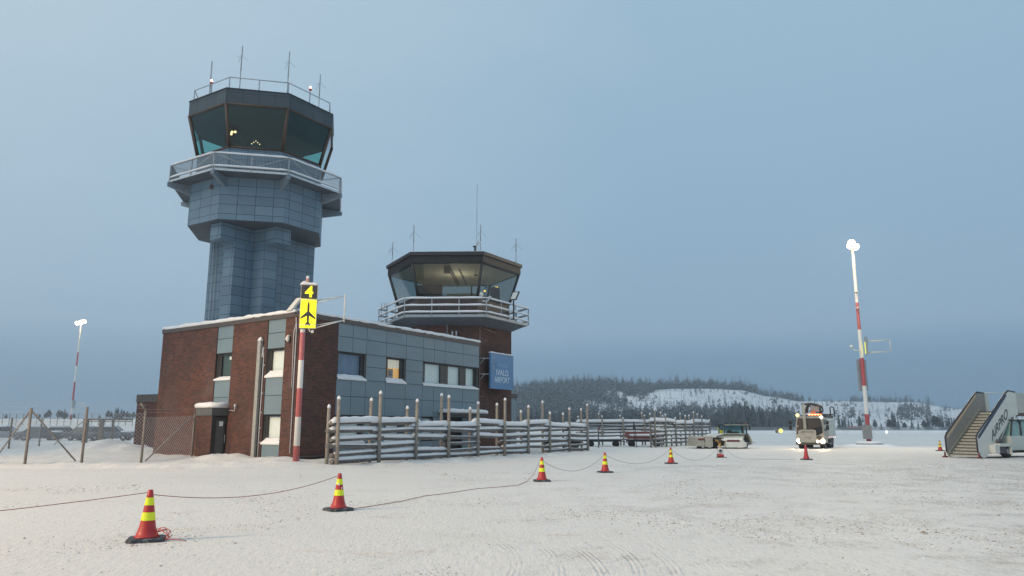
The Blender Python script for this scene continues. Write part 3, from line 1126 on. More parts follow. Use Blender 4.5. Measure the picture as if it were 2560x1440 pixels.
q = MB(); q.box(6.30, 7.44, -0.242, -0.239, 4.74, 5.20, 0, RF); q.build('roller_blind', M_LITW, wo_)
q = MB(); q.box(6.50, 6.92, -0.242, -0.238, 4.17, 4.68, 0, RF); pic = q.build('picture', M_PICF, wo_)
q = MB(); q.box(6.535, 6.885, -0.237, -0.234, 4.205, 4.645, 0, RF)
q.lathe([(0.13, 0), (0.13, 0.004)], 16, 1, RF(6.71, -0.233, 4.45), (nR.x, nR.y, 0)); q.lathe([(0.06, 0), (0.06, 0.004)], 12, 0, RF(6.74, -0.228, 4.47), (nR.x, nR.y, 0))
q.build('print', [plain('grey_paper', (0.33, 0.30, 0.27), 0.8), M_PIC], wo_)
window(RF, WIN_R[2], [(9.55, 11.0), (11.75, 12.95), (13.6, 14.5)], M_BLIND, bld, 'row of three windows with white blinds', snow=0.13, fr=0.1)
window(RF, WIN_R[3], [(2.72, 4.28)], M_BLIND, bld, snow=0.20)
window(RF, WIN_R[4], [(6.36, 7.38)], M_BLIND, bld, snow=0.26)
window(RF, WIN_R[5], [(9.38, 10.40)], M_BLIND, bld, snow=0.12)
# side entrance in the panelled wall with a snowy canopy
q = MB()
reveal(q, RF, DOOR_R, 0.35, 0)
q.face([RF(11.26, -0.34, ZB), RF(14.0, -0.34, ZB), RF(14.0, -0.34, 2.3), RF(11.26, -0.34, 2.3)], 1)
q.build('side_entrance', [M_REV, M_DARK], bld)
q = MB(); q.box(10.75, 14.5, 0.0, 0.85, 2.32, 2.50, 0, RF); cn = q.build('side_canopy', M_DARK, bld)
q = MB(); q.slab([RF(s_, t, 0).xy for s_, t in ((10.72, 0.02), (14.53, 0.02), (14.53, 0.87), (10.72, 0.87))], 2.50, 0.17, 4, over=0.03, round_=0.12); q.build('canopy_snow', M_SNOW, cn)
# left entrance: protruding vestibule of brick with canopy
VS0, VS1, VT = 4.97, 6.30, 0.80
q = MB()
q.face([LF(5.02, VT, ZB), LF(6.22, VT, ZB), LF(6.22, VT, 2.2), LF(5.02, VT, 2.2)], 0, [(0, ZB), (1.2, ZB), (1.2, 2.2), (0, 2.2)])
q.face([LF(6.22, VT, ZB), LF(6.22, 0, ZB), LF(6.22, 0, 2.2), LF(6.22, VT, 2.2)], 0, [(0, ZB), (0.8, ZB), (0.8, 2.2), (0, 2.2)])
q.face([LF(5.02, 0.62, ZB), LF(5.02, VT, ZB), LF(5.02, VT, 2.2), LF(5.02, 0.62, 2.2)], 1)
q.face([LF(5.02, 0.0, ZB), LF(5.02, 0.08, ZB), LF(5.02, 0.08, 2.2), LF(5.02, 0.0, 2.2)], 1)
q.face([LF(5.10, 0.0, ZB), LF(5.10, 0.7, ZB), LF(5.10, 0.7, 2.2), LF(5.10, 0.0, 2.2)], 1)
q.build('vestibule', [M_BRICK, M_DARK], bld)
q = MB(); q.box(VS0, VS1, 0.0, VT + 0.06, 2.2, 2.62, 0, LF); cn = q.build('canopy', plain('canopy_metal', (0.10, 0.105, 0.105), 0.5), bld)
q = MB(); q.slab([LF(s_, t, 0).xy for s_, t in ((VS0 - 0.04, 0.02), (VS1 + 0.02, 0.02), (VS1 + 0.02, VT + 0.08), (VS0 - 0.04, VT + 0.08))], 2.62, 0.20, 3, over=0.03, round_=0.12); q.build('canopy_snow', M_SNOW, cn)
TV = frame(LF(5.03, 0, 0), nL, -dL)
q = MB()
q.box(0.06, 0.66, -0.02, 0.03, -0.05, 2.15, 0, TV)
door = q.build('door', M_DARK, bld)
q = MB(); q.box(0.15, 0.56, 0.032, 0.036, 0.35, 1.98, 0, TV); q.build('door_pane', plain('dim_door_glass', (0.10, 0.115, 0.11), 0.12, spec=0.8), door)
q = MB(); q.box(0.22, 0.42, 0.038, 0.041, 1.70, 1.92, 0, TV); q.build('door_notice', M_BLIND, door)
q = MB(); q.tube(TV(0.10, 0.07, 0.9), TV(0.10, 0.07, 1.3), 0.014); q.build('door_handle', M_STEEL, door)
# fascia and roof
RPOLY = [LF(0, 0, 0).xy, RF(REND, 0, 0).xy, (Vector((CX, CY)) + dR * REND + dL * LEND), LF(LEND, 0, 0).xy]
def inflate(pts, d):
    c = sum((Vector(p) for p in pts), Vector((0, 0))) / len(pts)
    n = len(pts)
    out = []
    for k in range(n):
        p0, p1, p2 = Vector(pts[k - 1]), Vector(pts[k]), Vector(pts[(k + 1) % n])
        e1 = (p1 - p0).normalized(); e2 = (p2 - p1).normalized()
        n1 = Vector((e1.y, -e1.x)); n2 = Vector((e2.y, -e2.x))
        if n1.dot(p1 - c) < 0:
            n1 = -n1
        if n2.dot(p1 - c) < 0:
            n2 = -n2
        bis = (n1 + n2).normalized()
        out.append(p1 + bis * (d / max(0.3, bis.dot(n1))))
    return out
q = MB()
q.prism(inflate(RPOLY, 0.05), 6.64, 6.88, 0)
roof = q.build('roof', M_FASCIA, bld)
q = MB()
q.slab(inflate(RPOLY, 0.03), 6.88, 0.17, 9, over=0.02, res=0.22, round_=0.45)
q.build('roof_snow', M_SNOW, roof)
# cable duct on the front wall, camera, wall lamp, pipe
q = MB()
q.box(2.55, 2.78, 0.03, 0.16, 0.0, 5.70, 0, LF)
duct = q.build('cable_duct', plain('duct_metal', (0.30, 0.31, 0.29), 0.5, frost=0.4), bld)
q = MB(); q.snow(LF(2.54, 0.095, 5.72), LF(2.79, 0.095, 5.72), 0.08, 0.14, 2, 5); q.snow(LF(2.46, 0.08, 4.9), LF(2.40, 0.08, 5.35), 0.05, 0.08, 3, 6); q.build('snow_cap', M_SNOW, duct)
q = MB()
q.tube(LF(2.40, 0.05, 0.1), LF(2.40, 0.05, 5.1), 0.02)
for z in (0.95, 1.6, 2.3, 3.2, 4.5):
    q.tube(LF(2.40, 0.0, z), LF(2.30, 0.06, z + 0.02), 0.025)
q.build('conduit', M_FROST, duct)
q = MB(); q.sphere(LF(0.62, 0.13, 5.62), 0.10, mat=0, sz=1.4); q.tube(LF(0.62, 0, 5.78), LF(0.62, 0.15, 5.75), 0.05); q.sphere(LF(0.66, 0.20, 5.52), 0.05, mat=1)
q.build('security_camera', [M_WHITEP, M_BLACK], bld)
q = MB(); q.path([LF(4.86, 0.04, 2.45), LF(4.4, 0.04, 2.42), LF(4.28, 0.12, 2.45), LF(4.25, 0.14, 2.62)], 0.016); q.sphere(LF(4.24, 0.14, 2.66), 0.06, sz=1.5)
q.build('wall_lamp', M_FROST, bld)
q = MB(); q.path([LF(0.12, 0.06, 0.5), LF(0.12, 0.06, 6.2), LF(0.2, 0.05, 6.6)], 0.025); q.path([LF(0.25, 0.05, 3.4), LF(0.25, 0.09, 5.9), LF(0.15, 0.05, 6.4)], 0.02); q.build('corner_cable', M_FROST, bld)
q = MB(); q.path([RF(0.1, 0.12, 0.34), RF(2.9, 0.12, 0.36), RF(5.5, 0.12, 0.34)], 0.05)
for s_ in (0.3, 1.6, 3.0):
    q.tube(RF(s_, 0.12, 0.0), RF(s_, 0.12, 0.34), 0.03)
q.build('low_pipe', M_DARK, bld)

fl = thing('floodlight', 'pale square floodlight tilted outward at the corner of the brick office roof', 'floodlight', LF(0.05, 0.15, 6.88))
q = MB()
Tf = lambda x, y, z: Vector(LF(0.12, 0.25, 7.15)) + Vector((dL.x, dL.y, 0)) * x + (Vector((nL.x, nL.y, 0.5)).normalized() * y) + (Vector((-nL.x * 0.5 - dL.x * 0.5, -nL.y * 0.5 - dL.y * 0.5, 1)).normalized() * z)
q.box(-0.16, 0.16, -0.05, 0.05, -0.36, 0.36, 0, Tf)
q.build('lamp_housing', M_WHITEP, fl)
q = MB(); q.tube(LF(0.06, 0.1, 6.8), LF(0.12, 0.2, 7.2), 0.03); q.build('bracket', M_STEEL, fl)

# low annex behind the left end
ax = thing('brick_annex', 'low dark brick annex behind the left end of the office', 'building', at(366, 1120, 46))
p0 = at(337, 1068, 46.0); p1 = at(400, 1068, 45.0)
q = MB()
AP = [p0.xy, p1.xy, p1.xy + dR * 6, p0.xy + dR * 6]
q.prism([Vector(p) for p in AP], -0.4, 3.15, 0)
q.build('wall', M_BRICK, ax)
q = MB(); q.prism(inflate([Vector(p) for p in AP], 0.04), 3.15, 3.62, 0); q.build('roof_edge', M_FASCIA, ax)

# ---------------------------------------------------------------- polygons for the towers
def poly(N, c, R, phi):
    """regular polygon, phi = turn of its front facet away from the camera"""
    az = math.atan2(-c[0], -c[1])
    out = [Vector((c[0] + R * math.sin(az + phi + math.pi / N + 2 * math.pi * k / N), c[1] + R * math.cos(az + phi + math.pi / N + 2 * math.pi * k / N))) for k in range(N)]
    return out
def fr_index(pts):
    """indices of the two nearest vertices, left then right"""
    d = sorted(range(len(pts)), key=lambda i: pts[i].length)[:2]
    return d
def cab(parent, N, c, phi, R0, R1, z0, z1, glass, fm, post=0.11, thick=0.02, mull=None):
    """leaning windows of a control room between polygon R0 at z0 and R1 at z1: each window its own part, corner posts one frame"""
    P0, P1 = poly(N, c, R0, phi), poly(N, c, R1, phi)
    f = MB()
    for k in range(N):
        a = Vector((*P0[k], z0)); b = Vector((*P1[k], z1))
        a2 = Vector((*P0[(k + 1) % N], z0)); b2 = Vector((*P1[(k + 1) % N], z1))
        f.path([a, b], post, 5)
        f.path([a, a2], post * 0.7, 5)
        f.path([b, b2], post * 0.7, 5)
    f.build('window_frame', fm, parent)
    for k in range(N):
        a = Vector((*P0[k], z0)); b = Vector((*P1[k], z1))
        a2 = Vector((*P0[(k + 1) % N], z0)); b2 = Vector((*P1[(k + 1) % N], z1))
        q = MB()
        q.face([a, a2, b2, b])
        q.build('window_pane', glass, parent)
def railing(parent, pts, z0, zs, mat, snow=(0.06, 0.07), posts=2, r=0.03, sub=None, diag=False, mesh=False, closed=True, matsnow=None):
    n = len(pts)
    f = MB()
    sn = MB()
    inf = MB()
    for k in range(n if closed else n - 1):
        a, b = pts[k], pts[(k + 1) % n]
        for z in zs:
            f.tube((a.x, a.y, z), (b.x, b.y, z), r, n=6)
            if snow:
                sn.snow((a.x, a.y, z + r * 0.6), (b.x, b.y, z + r * 0.6), snow[0], snow[1], k * 7 + int(z * 10), 12)
        m = posts
        for i in range(m):
            p = a.lerp(b, i / m)
            f.tube((p.x, p.y, z0), (p.x, p.y, zs[-1]), r * 1.1, n=6)
        if diag:
            mid = a.lerp(b, 0.5)
            f.tube((a.x, a.y, zs[-1]), (mid.x, mid.y, zs[0]), r * 0.8, n=5)
            f.tube((b.x, b.y, zs[-1]), (mid.x, mid.y, zs[0]), r * 0.8, n=5)
        if mesh:
            L = (b - a).length
            nb = int(L / 0.09)
            inward = ((Vector((0, 0)) - (a + b) / 2))
            for i in range(1, nb):
                p = a.lerp(b, i / nb)
                inf.tube((p.x, p.y, zs[0]), (p.x, p.y, zs[-1]), 0.017, n=3, caps=False)
    f.build('railing', mat, parent)
    if snow:
        sn.build('railing_snow', M_SNOW, parent)
    if mesh:
        inf.build('railing_infill', mat, parent)

# ---------------------------------------------------------------- old control tower (hexagonal)
OC = (-4.02, 50.2)
OPH = R_(6.5)
old = thing('old_control_tower', 'lower hexagonal brick control tower with beige lit ceiling and snow covered railing', 'control tower', (OC[0], OC[1], 0))
q = MB()
H0 = poly(6, OC, 3.98, OPH)
q.prism(H0, ZB, 8.45, 0)
q.build('shaft', M_BRICK, old)
HD = poly(6, OC, 5.14, OPH)
q = MB()
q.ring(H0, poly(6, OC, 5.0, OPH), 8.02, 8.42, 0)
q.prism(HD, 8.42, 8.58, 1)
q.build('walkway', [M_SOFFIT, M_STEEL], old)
railing(old, HD, 8.5, [8.72, 9.15, 9.60], M_STEEL, (0.07, 0.09), 3, 0.035)
q = MB()
q.ring(poly(6, OC, 3.86, OPH), poly(6, OC, 3.84, OPH), 8.58, 9.86, 0)
q.build('parapet_wall', panel_mat('brown_grooved_panel', (0.10, 0.07, 0.062), (0.09, 3.0)), old)
cab(old, 6, OC, OPH, 3.84, 4.50, 9.90, 12.02, M_GLASS_O, M_DARK, 0.10)
q = MB()
q.prism(poly(6, OC, 4.62, OPH), 12.02, 12.48, 0)
q.build('roof_fascia', panel_mat('brown_fascia_panel', (0.024, 0.023, 0.024), (1.45, 2.0)), old)
q = MB()
q.prism(poly(6, OC, 4.74, OPH), 12.48, 12.70, 0)
rf = q.build('roof', M_DARK, old)
q = MB(); q.slab(poly(6, OC, 4.66, OPH), 12.70, 0.05, 3, round_=0.3); q.build('roof_snow', M_SNOW, rf)
# inside the control room
q = MB()
q.face([(p.x, p.y, 11.96) for p in reversed(poly(6, OC, 4.3, OPH))], 0)
q.build('ceiling', plain('beige_ceiling', (0.46, 0.42, 0.33), 0.8, var=0.06), old)
q = MB()
q.prism(poly(6, OC, 3.75, OPH), 8.7, 9.88, 0)
q.build('desk_floor', plain('room_floor', (0.10, 0.10, 0.11), 0.8), old)
q = MB()
az = math.atan2(-OC[0], -OC[1])
f_ = Vector((math.sin(az + OPH), math.cos(az + OPH))); r_ = Vector((-f_.y, f_.x)) 
if r_.x < 0:
    r_ = -r_
OT = frame(OC, r_, f_)
q.box(-0.10, 0.10, -3.2, 3.4, 11.80, 11.95, 0, OT)
q.box(0.55, 0.62, -3.2, 2.2, 11.88, 11.95, 0, OT)
q.box(-0.3, 0.12, 2.9, 3.3, 11.5, 11.95, 0, OT)
q.build('ceiling_beam', plain('brown_beam', (0.06, 0.045, 0.04), 0.7), old)
q = MB()
q.box(-3.0, -1.2, -3.3, -3.0, 9.8, 11.9, 0, OT)
q.box(0.9, 1.0, -3.2, -3.0, 9.8, 11.9, 0, OT)
q.box(-1.6, 2.4, 1.2, 2.2, 9.8, 10.15, 0, OT)
q.box(2.6, 3.2, 0.2, 1.3, 9.8, 10.9, 0, OT)
q.build('cabinet', plain('dark_blue_cabinet', (0.05, 0.055, 0.07), 0.7), old)
q = MB(); q.box(-0.9, 1.9, -3.35, -3.3, 9.85, 11.3, 0, OT); q.build('rear_partition', plain('pale_partition', (0.42, 0.46, 0.40), 0.8), old)
q = MB()
for s_, t, z in ((2.2, 0.8, 10.72), (3.0, 1.4, 10.9), (3.1, 1.3, 10.88)):
    q.sphere(OT(s_, t, z), 0.07 if s_ < 2.5 else 0.035)
q.build('room_lamp', emit('warm_lamp', (1.0, 0.55, 0.12), 3.0), old)
q = MB(); q.tube(OT(2.5, 1.0, 10.7), OT(2.0, 0.4, 11.5), 0.02); q.tube(OT(1.75, 2.6, 11.95), OT(1.75, 2.6, 11.6), 0.02); q.lathe([(0.03, 0), (0.16, -0.12)], 10, 0, OT(1.75, 2.6, 11.55)); q.build('pendant', M_DARK, old)
ld = bpy.data.lights.new('control_room_light', 'POINT'); ld.energy = 95; ld.color = (1.0, 0.86, 0.66); ld.shadow_soft_size = 0.4
lo = bpy.data.objects.new('control_room_light', ld); COL.objects.link(lo); lo.parent = old
lo.location = wm(old).inverted() @ OT(0.3, 0.6, 10.9)
# things fixed under the walkway: wires and small sensors on the brick
q = MB()
a = H0; k0 = sorted(range(6), key=lambda i: H0[i].length)[:2]
k0.sort(key=lambda i: H0[i].x)
vl, vr = H0[k0[0]], H0[k0[1]]
OFr = frame(vl, (vr - vl).normalized(), f_)
q.path([OFr(2.0, 0.06, 8.3), OFr(2.0, 0.06, 7.55), OFr(2.2, 0.06, 7.35)], 0.015)
q.tube(OFr(2.35, 0.1, 7.35), OFr(2.35, 0.1, 7.65), 0.05); q.tube(OFr(2.6, 0.1, 7.35), OFr(2.6, 0.1, 7.65), 0.05)
q.build('wall_sensor', M_FROST, old)
nxt = [p for i, p in enumerate(H0) if i not in k0]
vq = max(H0, key=lambda p: p.x)
dE = (vq - vr).normalized(); nE = Vector((dE.y, -dE.x))
if nE.y > 0:
    nE = -nE
EF = frame(vr, dE, nE)
q = MB(); q.path([EF(0.12, 0.05, 0.5), EF(0.12, 0.05, 7.9), EF(1.9, 0.05, 7.75)], 0.02); q.path([EF(0.15, 0.05, 3.55), EF(0.5, 0.05, 3.55), EF(0.5, 0.05, 3.95)], 0.02); q.build('wall_conduit', plain('copper_conduit', (0.34, 0.24, 0.22), 0.5), old)

ant_g = 'whip antennas on the old tower roof'
def antenna_mesh(name, loc, H, label, group, parts=True, arms=True, r=0.028):
    t = thing(name, label, 'antenna', loc, 0, group)
    q = MB(); q.tube((0, 0, -0.15), (0, 0, H * 0.45), r, r, 6); q.tube((0, 0, H * 0.45), (0, 0, H), r * 1.3, r * 1.1, 6); q.build('mast', M_STEEL, t, world=False)
    if arms:
        q = MB()
        for a_ in (0.3, 2.4, 4.4):
            q.tube((0, 0, H * 0.80), (0.45 * math.cos(a_), 0.45 * math.sin(a_), H * 0.80 - 0.42), 0.013, n=4)
        q.build('radial_rod', M_STEEL, t, world=False)
    return t
TO = poly(6, OC, 4.45, OPH)
def ontop(px, Y, z):
    p = at(px, 640, Y)
    return Vector(((px - 1280) / 1882.0 * Y * 1.0 + 0.0, Y, z))
def place_ant(px, py, Y, z, H, *a, **k):
    p = at(px, py, Y)
    return antenna_mesh('roof_antenna', (p.x, Y, z), H, *a, **k)
place_ant(981, 640, 50.6, 12.7, 1.75, 'short whip antenna, leftmost on the old tower roof', ant_g)
place_ant(1034, 600, 47.2, 12.7, 2.05, 'whip antenna above the left end of the old tower front', ant_g)
place_ant(1201, 600, 47.3, 12.7, 2.1, 'thick whip antenna beside the very tall thin one on the old tower', ant_g)
place_ant(1290, 640, 49.2, 12.7, 1.65, 'short whip antenna at the right end of the old tower roof', ant_g)
ta = place_ant(1192, 560, 47.2, 12.7, 4.85, 'very tall thin whip antenna on the old tower roof', ant_g, arms=False, r=0.016)
ins = thing('weather_sensor', 'dark box and small cups of a weather sensor on the old tower roof', 'weather sensor', (at(1190, 600, 47.0).x, 47.0, 12.7))
q = MB(); q.box(-0.12, 0.0, -0.1, 0.1, 0, 0.55); q.box(-0.2, 0.02, -0.1, 0.1, 0.52, 0.58); q.build('instrument_box', M_DARK, ins, world=False)
q = MB(); q.tube((0.18, 0, 0), (0.18, 0, 0.95), 0.02); q.tube((0.08, 0, 0.95), (0.08, 0, 0.68), 0.06, n=8); q.tube((0.27, 0, 0.92), (0.27, 0, 0.72), 0.05, n=8); q.build('cup_sensor', M_FROST, ins, world=False)
# floodlight and dome camera on the walkway
sf = thing('floodlight', 'floodlight tilted up on a post at the right side of the old tower walkway', 'floodlight', (*at(1284, 760, 48.0).xy, 8.6))
q = MB(); q.tube((0, 0, 0), (0, 0, 1.25), 0.05); q.build('post', M_DARK, sf, world=False)
q = MB()
Tf = lambda x, y, z: Vector((0.08, 0, 1.55)) + Vector((0.85, -0.3, 0.0)).normalized() * x + Vector((-0.3, -0.85, 0)).normalized() * y + Vector((0.38, 0, 0.92)) * z
q.box(-0.22, 0.22, -0.08, 0.10, -0.30, 0.30, 0, Tf); q.box(-0.17, 0.17, 0.10, 0.11, -0.24, 0.24, 1, Tf); q.build('lamp_head', [M_DARK, M_BLIND], sf, world=False)
sc_ = thing('security_camera', 'white dome camera on the old tower front railing corner', 'camera', (*at(1204, 742, 45.9).xy, 9.6))
q = MB(); q.tube((0, 0, 0), (0, 0, 0.2), 0.03); q.sphere((0, -0.05, 0.25), 0.13); q.snow((-0.1, -0.05, 0.34), (0.1, -0.05, 0.34), 0.08, 0.07, 1, 4); q.build('camera_dome', M_WHITEP, sc_, world=False)
q = MB(); q.path([(0.05, -0.1, -0.15), (0.35, -0.15, -0.2), (0.5, -0.1, 0.0)], 0.05); q.sphere((0.55, -0.1, 0.05), 0.09); q.build('horn', M_FROST, sc_, world=False)
q = MB()
for dx in (0, 0.45):
    p = at(953 + dx * 26, 790, 48.6)
    q.path([(p.x, 48.6, 8.2), (p.x, 48.6, 9.75), (p.x + 0.22, 48.5, 9.75), (p.x + 0.22, 48.5, 9.5)], 0.02)
q.build('roof_ladder', M_STEEL, old)
# block behind the tower on its right, low shed roof on its left
an = thing('grey_annex', 'narrow grey blue annex just behind the right edge of the old tower', 'building', at(1284, 1100, 50))
pA = at(1262, 1068, 49.5); pB = at(1291, 1068, 51.0)
q = MB(); q.prism([pA.xy, pB.xy, pB.xy + Vector((-0.5, 5)), pA.xy + Vector((-0.5, 5))], -0.3, 3.6, 0); q.build('wall', M_PANEL, an)
q = MB(); q.prism([pA.xy + Vector((0, -0.05)), pB.xy + Vector((0.08, -0.05)), pB.xy + Vector((-0.4, 5)), pA.xy + Vector((-0.5, 5))], 3.6, 3.85, 0); q.build('roof_edge', M_DARK, an)
q = MB(); a_ = Vector((pB.x, pB.y, 3.85)); q.path([a_, a_ + Vector((0, 0, 0.55)), a_ + Vector((-0.5, 0, 0.5))], 0.03); q.path([a_ + Vector((0.06, 0, -0.5)), a_ + Vector((0.06, 0, 0.5))], 0.03); q.build('roof_rail', M_FROST, an)
lr = thing('rear_wing', 'dark flat roof edge of a wing between office roof and old tower', 'building', at(940, 800, 49))
q = MB(); pA = at(922, 796, 48.5); pB = at(1010, 796, 48.5); q.prism([pA.xy, pB.xy, pB.xy + dL * -0.1 + dR * 4, pA.xy + dR * 4], 5.5, 8.35, 0); q.build('wall', M_DARK, lr)
q = MB(); q.prism([pA.xy + Vector((-0.1, -0.1)), pB.xy + Vector((0, -0.1)), pB.xy + dR * 4, pA.xy + dR * 4], 8.35, 8.45, 0); q.build('roof_snow', M_FROST, lr)

# airport name sign on the right brick facet
sg = thing('airport_sign', 'blue sign reading FINAVIA IVALO AIRPORT on the old brick tower', 'sign', EF(1.9, 0, 4.0))
s0, s1, z0, z1, to = 0.62, 3.35, 4.05, 6.32, 0.55
q = MB(); q.box(s0, s1, to - 0.12, to, z0, z1, 0, EF)
M_SIGNB = plain('sign_blue', (0.075, 0.21, 0.41), 0.45, var=0.08, scale=2)
q.build('sign_board', M_SIGNB, sg)
q = MB(); q.snow(EF(s0 - 0.05, to - 0.06, z1), EF(s1, to - 0.06, z1), 0.10, 0.07, 5, 16); q.build('snow_cap', M_SNOW, sg)
q = MB()
for z in (5.95, 4.95):
    q.tube(EF(0.1, 0.03, z), EF(0.66, to - 0.1, z), 0.025); q.tube(EF(0.2, 0.03, z - 0.35), EF(0.4, to - 0.3, z), 0.018)
    q.tube(EF(2.9, 0.0, z), EF(2.9, to - 0.1, z), 0.025)
q.build('bracket', M_FROST, sg)
q = MB()
rg = random.Random(4)
for i in range(46):
    u_, v_ = rg.gauss(0, 0.12), rg.gauss(0, 0.34)
    if abs(v_) > 0.55 or abs(u_) > 0.3:
        continue
    c_ = EF(s0 + 0.42 + u_, to + 0.004, 5.65 + v_)
    q.lathe([(0.030, 0), (0.030, 0.003)], 7, 0 if rg.random() < 0.6 else 1, c_, (nE.x, nE.y, 0))
q.build('dot_emblem', [plain('emblem_pale', (0.32, 0.45, 0.60), 0.6), plain('emblem_dark', (0.03, 0.07, 0.13), 0.6)], sg)
xd = (dE.x, dE.y, 0)
M_SL = plain('sign_lettering', (0.50, 0.62, 0.74), 0.5, var=0.03)
M_SL2 = plain('sign_small_lettering', (0.22, 0.40, 0.60), 0.5, var=0.03)
cc = 0.5 * (s0 + s1)
text_part('FINAVIA', 0.30, EF(cc + 0.02, to + 0.006, 5.53), xd, (0, 0, 1), M_SL2, sg, bold=0.002)
text_part('IVALO', 0.52, EF(cc - 0.0, to + 0.006, 5.08), xd, (0, 0, 1), M_SL, sg, bold=0.006)
text_part('AIRPORT', 0.52, EF(cc - 0.02, to + 0.006, 4.62), xd, (0, 0, 1), M_SL, sg, bold=0.006, wid=0.86)

# ---------------------------------------------------------------- new control tower (octagonal)
NC = (-18.42, 52.0)
NPH = R_(6.7)
new = thing('new_control_tower', 'tall grey octagonal control tower with teal glass cab and a ring walkway', 'control tower', (NC[0], NC[1], 0))
az = math.atan2(-NC[0], -NC[1]) + NPH
f_ = Vector((math.sin(az), math.cos(az))); r_ = Vector((-f_.y, f_.x))
if r_.x < 0:
    r_ = -r_
NT = frame(NC, r_, f_)
def N2(u, v):
    return NT(u, v, 0).xy
def cut_oct(D, a):
    h_, k = D / 2, a / 2
    return [N2(*p) for p in ((-k, h_), (k, h_), (h_, k), (h_, -k), (k, -h_), (-k, -h_), (-h_, -k), (-h_, k))]
BODY = cut_oct(8.75, 4.15)
c0 = 1.8
SH = [(0, c0), (0.85, c0 + 0.85), (1.65, c0 + 0.05), (0.95, c0 - 0.65), (3.95, c0 - 3.65), (2.6, -3.9), (-2.0, -3.9), (-3.3, c0 - 2.44), (-1.15, c0 - 0.29), (-1.85, c0 + 0.41), (-1.13, c0 + 1.13)]
q = MB(); q.prism([N2(*p) for p in SH], ZB, 15.18, 0); q.build('shaft', M_TILE, new)
q = MB()
for sg_, w_ in ((-1, 0.72), (1, 0.80)):
    base = [(-1.13, c0 + 1.13), (-1.85, c0 + 0.41)] if sg_ < 0 else [(0.85, c0 + 0.85), (1.65, c0 + 0.05)]
    d_ = Vector((-0.7071, 0.7071)) if sg_ < 0 else Vector((0.7071, 0.7071))
    e_ = Vector((0.7071, 0.7071)) if sg_ < 0 else Vector((-0.7071, 0.7071))
    a_ = Vector(base[0]) + e_ * 0.06; b_ = Vector(base[1]) - e_ * 0.06
    ext = 1.15
    pts = [a_ + d_ * ext, a_ - d_ * 1.9, b_ - d_ * 1.9, b_ + d_ * ext]
    q.prism([N2(*p) for p in pts], 14.05, 15.17, 0)
q.build('corbel_beam', M_TILE, new)
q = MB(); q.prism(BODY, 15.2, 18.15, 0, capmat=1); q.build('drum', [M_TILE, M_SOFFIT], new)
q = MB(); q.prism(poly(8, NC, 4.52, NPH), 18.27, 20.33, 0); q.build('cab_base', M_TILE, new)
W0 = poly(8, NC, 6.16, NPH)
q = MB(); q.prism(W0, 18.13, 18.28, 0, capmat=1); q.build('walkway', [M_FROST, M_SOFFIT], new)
Wi = poly(8, NC, 4.3, NPH)
for a_, b_ in zip(W0, Wi):
    dd = (a_ - b_).normalized(); pp = Vector((-dd.y, dd.x)) * 0.12
    o_ = a_ + dd * 0.12
    q = MB()
    q.hexa([(*(b_ - pp), 17.3), (*(o_ - pp), 17.85), (*(o_ + pp), 17.85), (*(b_ + pp), 17.3), (*(b_ - pp), 18.125), (*(o_ - pp), 18.125), (*(o_ + pp), 18.125), (*(b_ + pp), 18.125)])
    q.build('bracket_beam', plain('blue_grey_steel', (0.17, 0.215, 0.26), 0.6), new)
railing(new, W0, 18.2, [18.42, 19.30], M_STEEL, (0.09, 0.10), 2, 0.045, diag=True, mesh=True)
cab(new, 8, NC, NPH, 4.50, 5.25, 20.35, 23.17, M_GLASS_T, M_BROWNFR, 0.13)
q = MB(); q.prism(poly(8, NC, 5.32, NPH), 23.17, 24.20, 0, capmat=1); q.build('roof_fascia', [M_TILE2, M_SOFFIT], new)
q = MB(); q.prism(poly(8, NC, 5.37, NPH), 24.20, 24.27, 0); nr_ = q.build('roof_cap', M_DARK, new)
q = MB(); q.slab(poly(8, NC, 5.2, NPH), 24.27, 0.05, 8); q.build('roof_snow', M_SNOW, nr_)
railing(new, poly(8, NC, 5.05, NPH), 24.25, [25.15], M_STEEL, None, 2, 0.035)
# inside
q = MB(); q.face([(p.x, p.y, 23.1) for p in reversed(poly(8, NC, 5.1, NPH))], 0); q.build('ceiling', plain('dark_ceiling', (0.080, 0.105, 0.115), 0.9, var=0.05), new)
q = MB()
q.prism(poly(8, NC, 3.3, NPH), 20.0, 20.9, 0)
q.box(-2.6, -1.9, 0.3, 1.2, 20.4, 23.1, 0, NT)
q.build('console', plain('dark_brown_console', (0.045, 0.030, 0.026), 0.8), new)
q = MB()
q.path([NT(-1.7, 2.6, 21.2), NT(-0.6, 2.8, 21.9)], 0.05)
q.build('monitor_arm', M_DARK, new)
q = MB()
for u_, v_, z in ((-1.75, 3.3, 21.75), (-1.55, 3.3, 21.78), (-1.8, 3.3, 21.6)):
    q.sphere(NT(u_, v_, z), 0.09)
for k in range(5):
    q.sphere(NT(-0.32 + 0.13 * k, 4.0, 20.75 + 0.11 * (2 - abs(2 - k))), 0.035)
q.build('desk_lamp', emit('yellow_lamp', (1.0, 0.50, 0.26), 3.0), new)
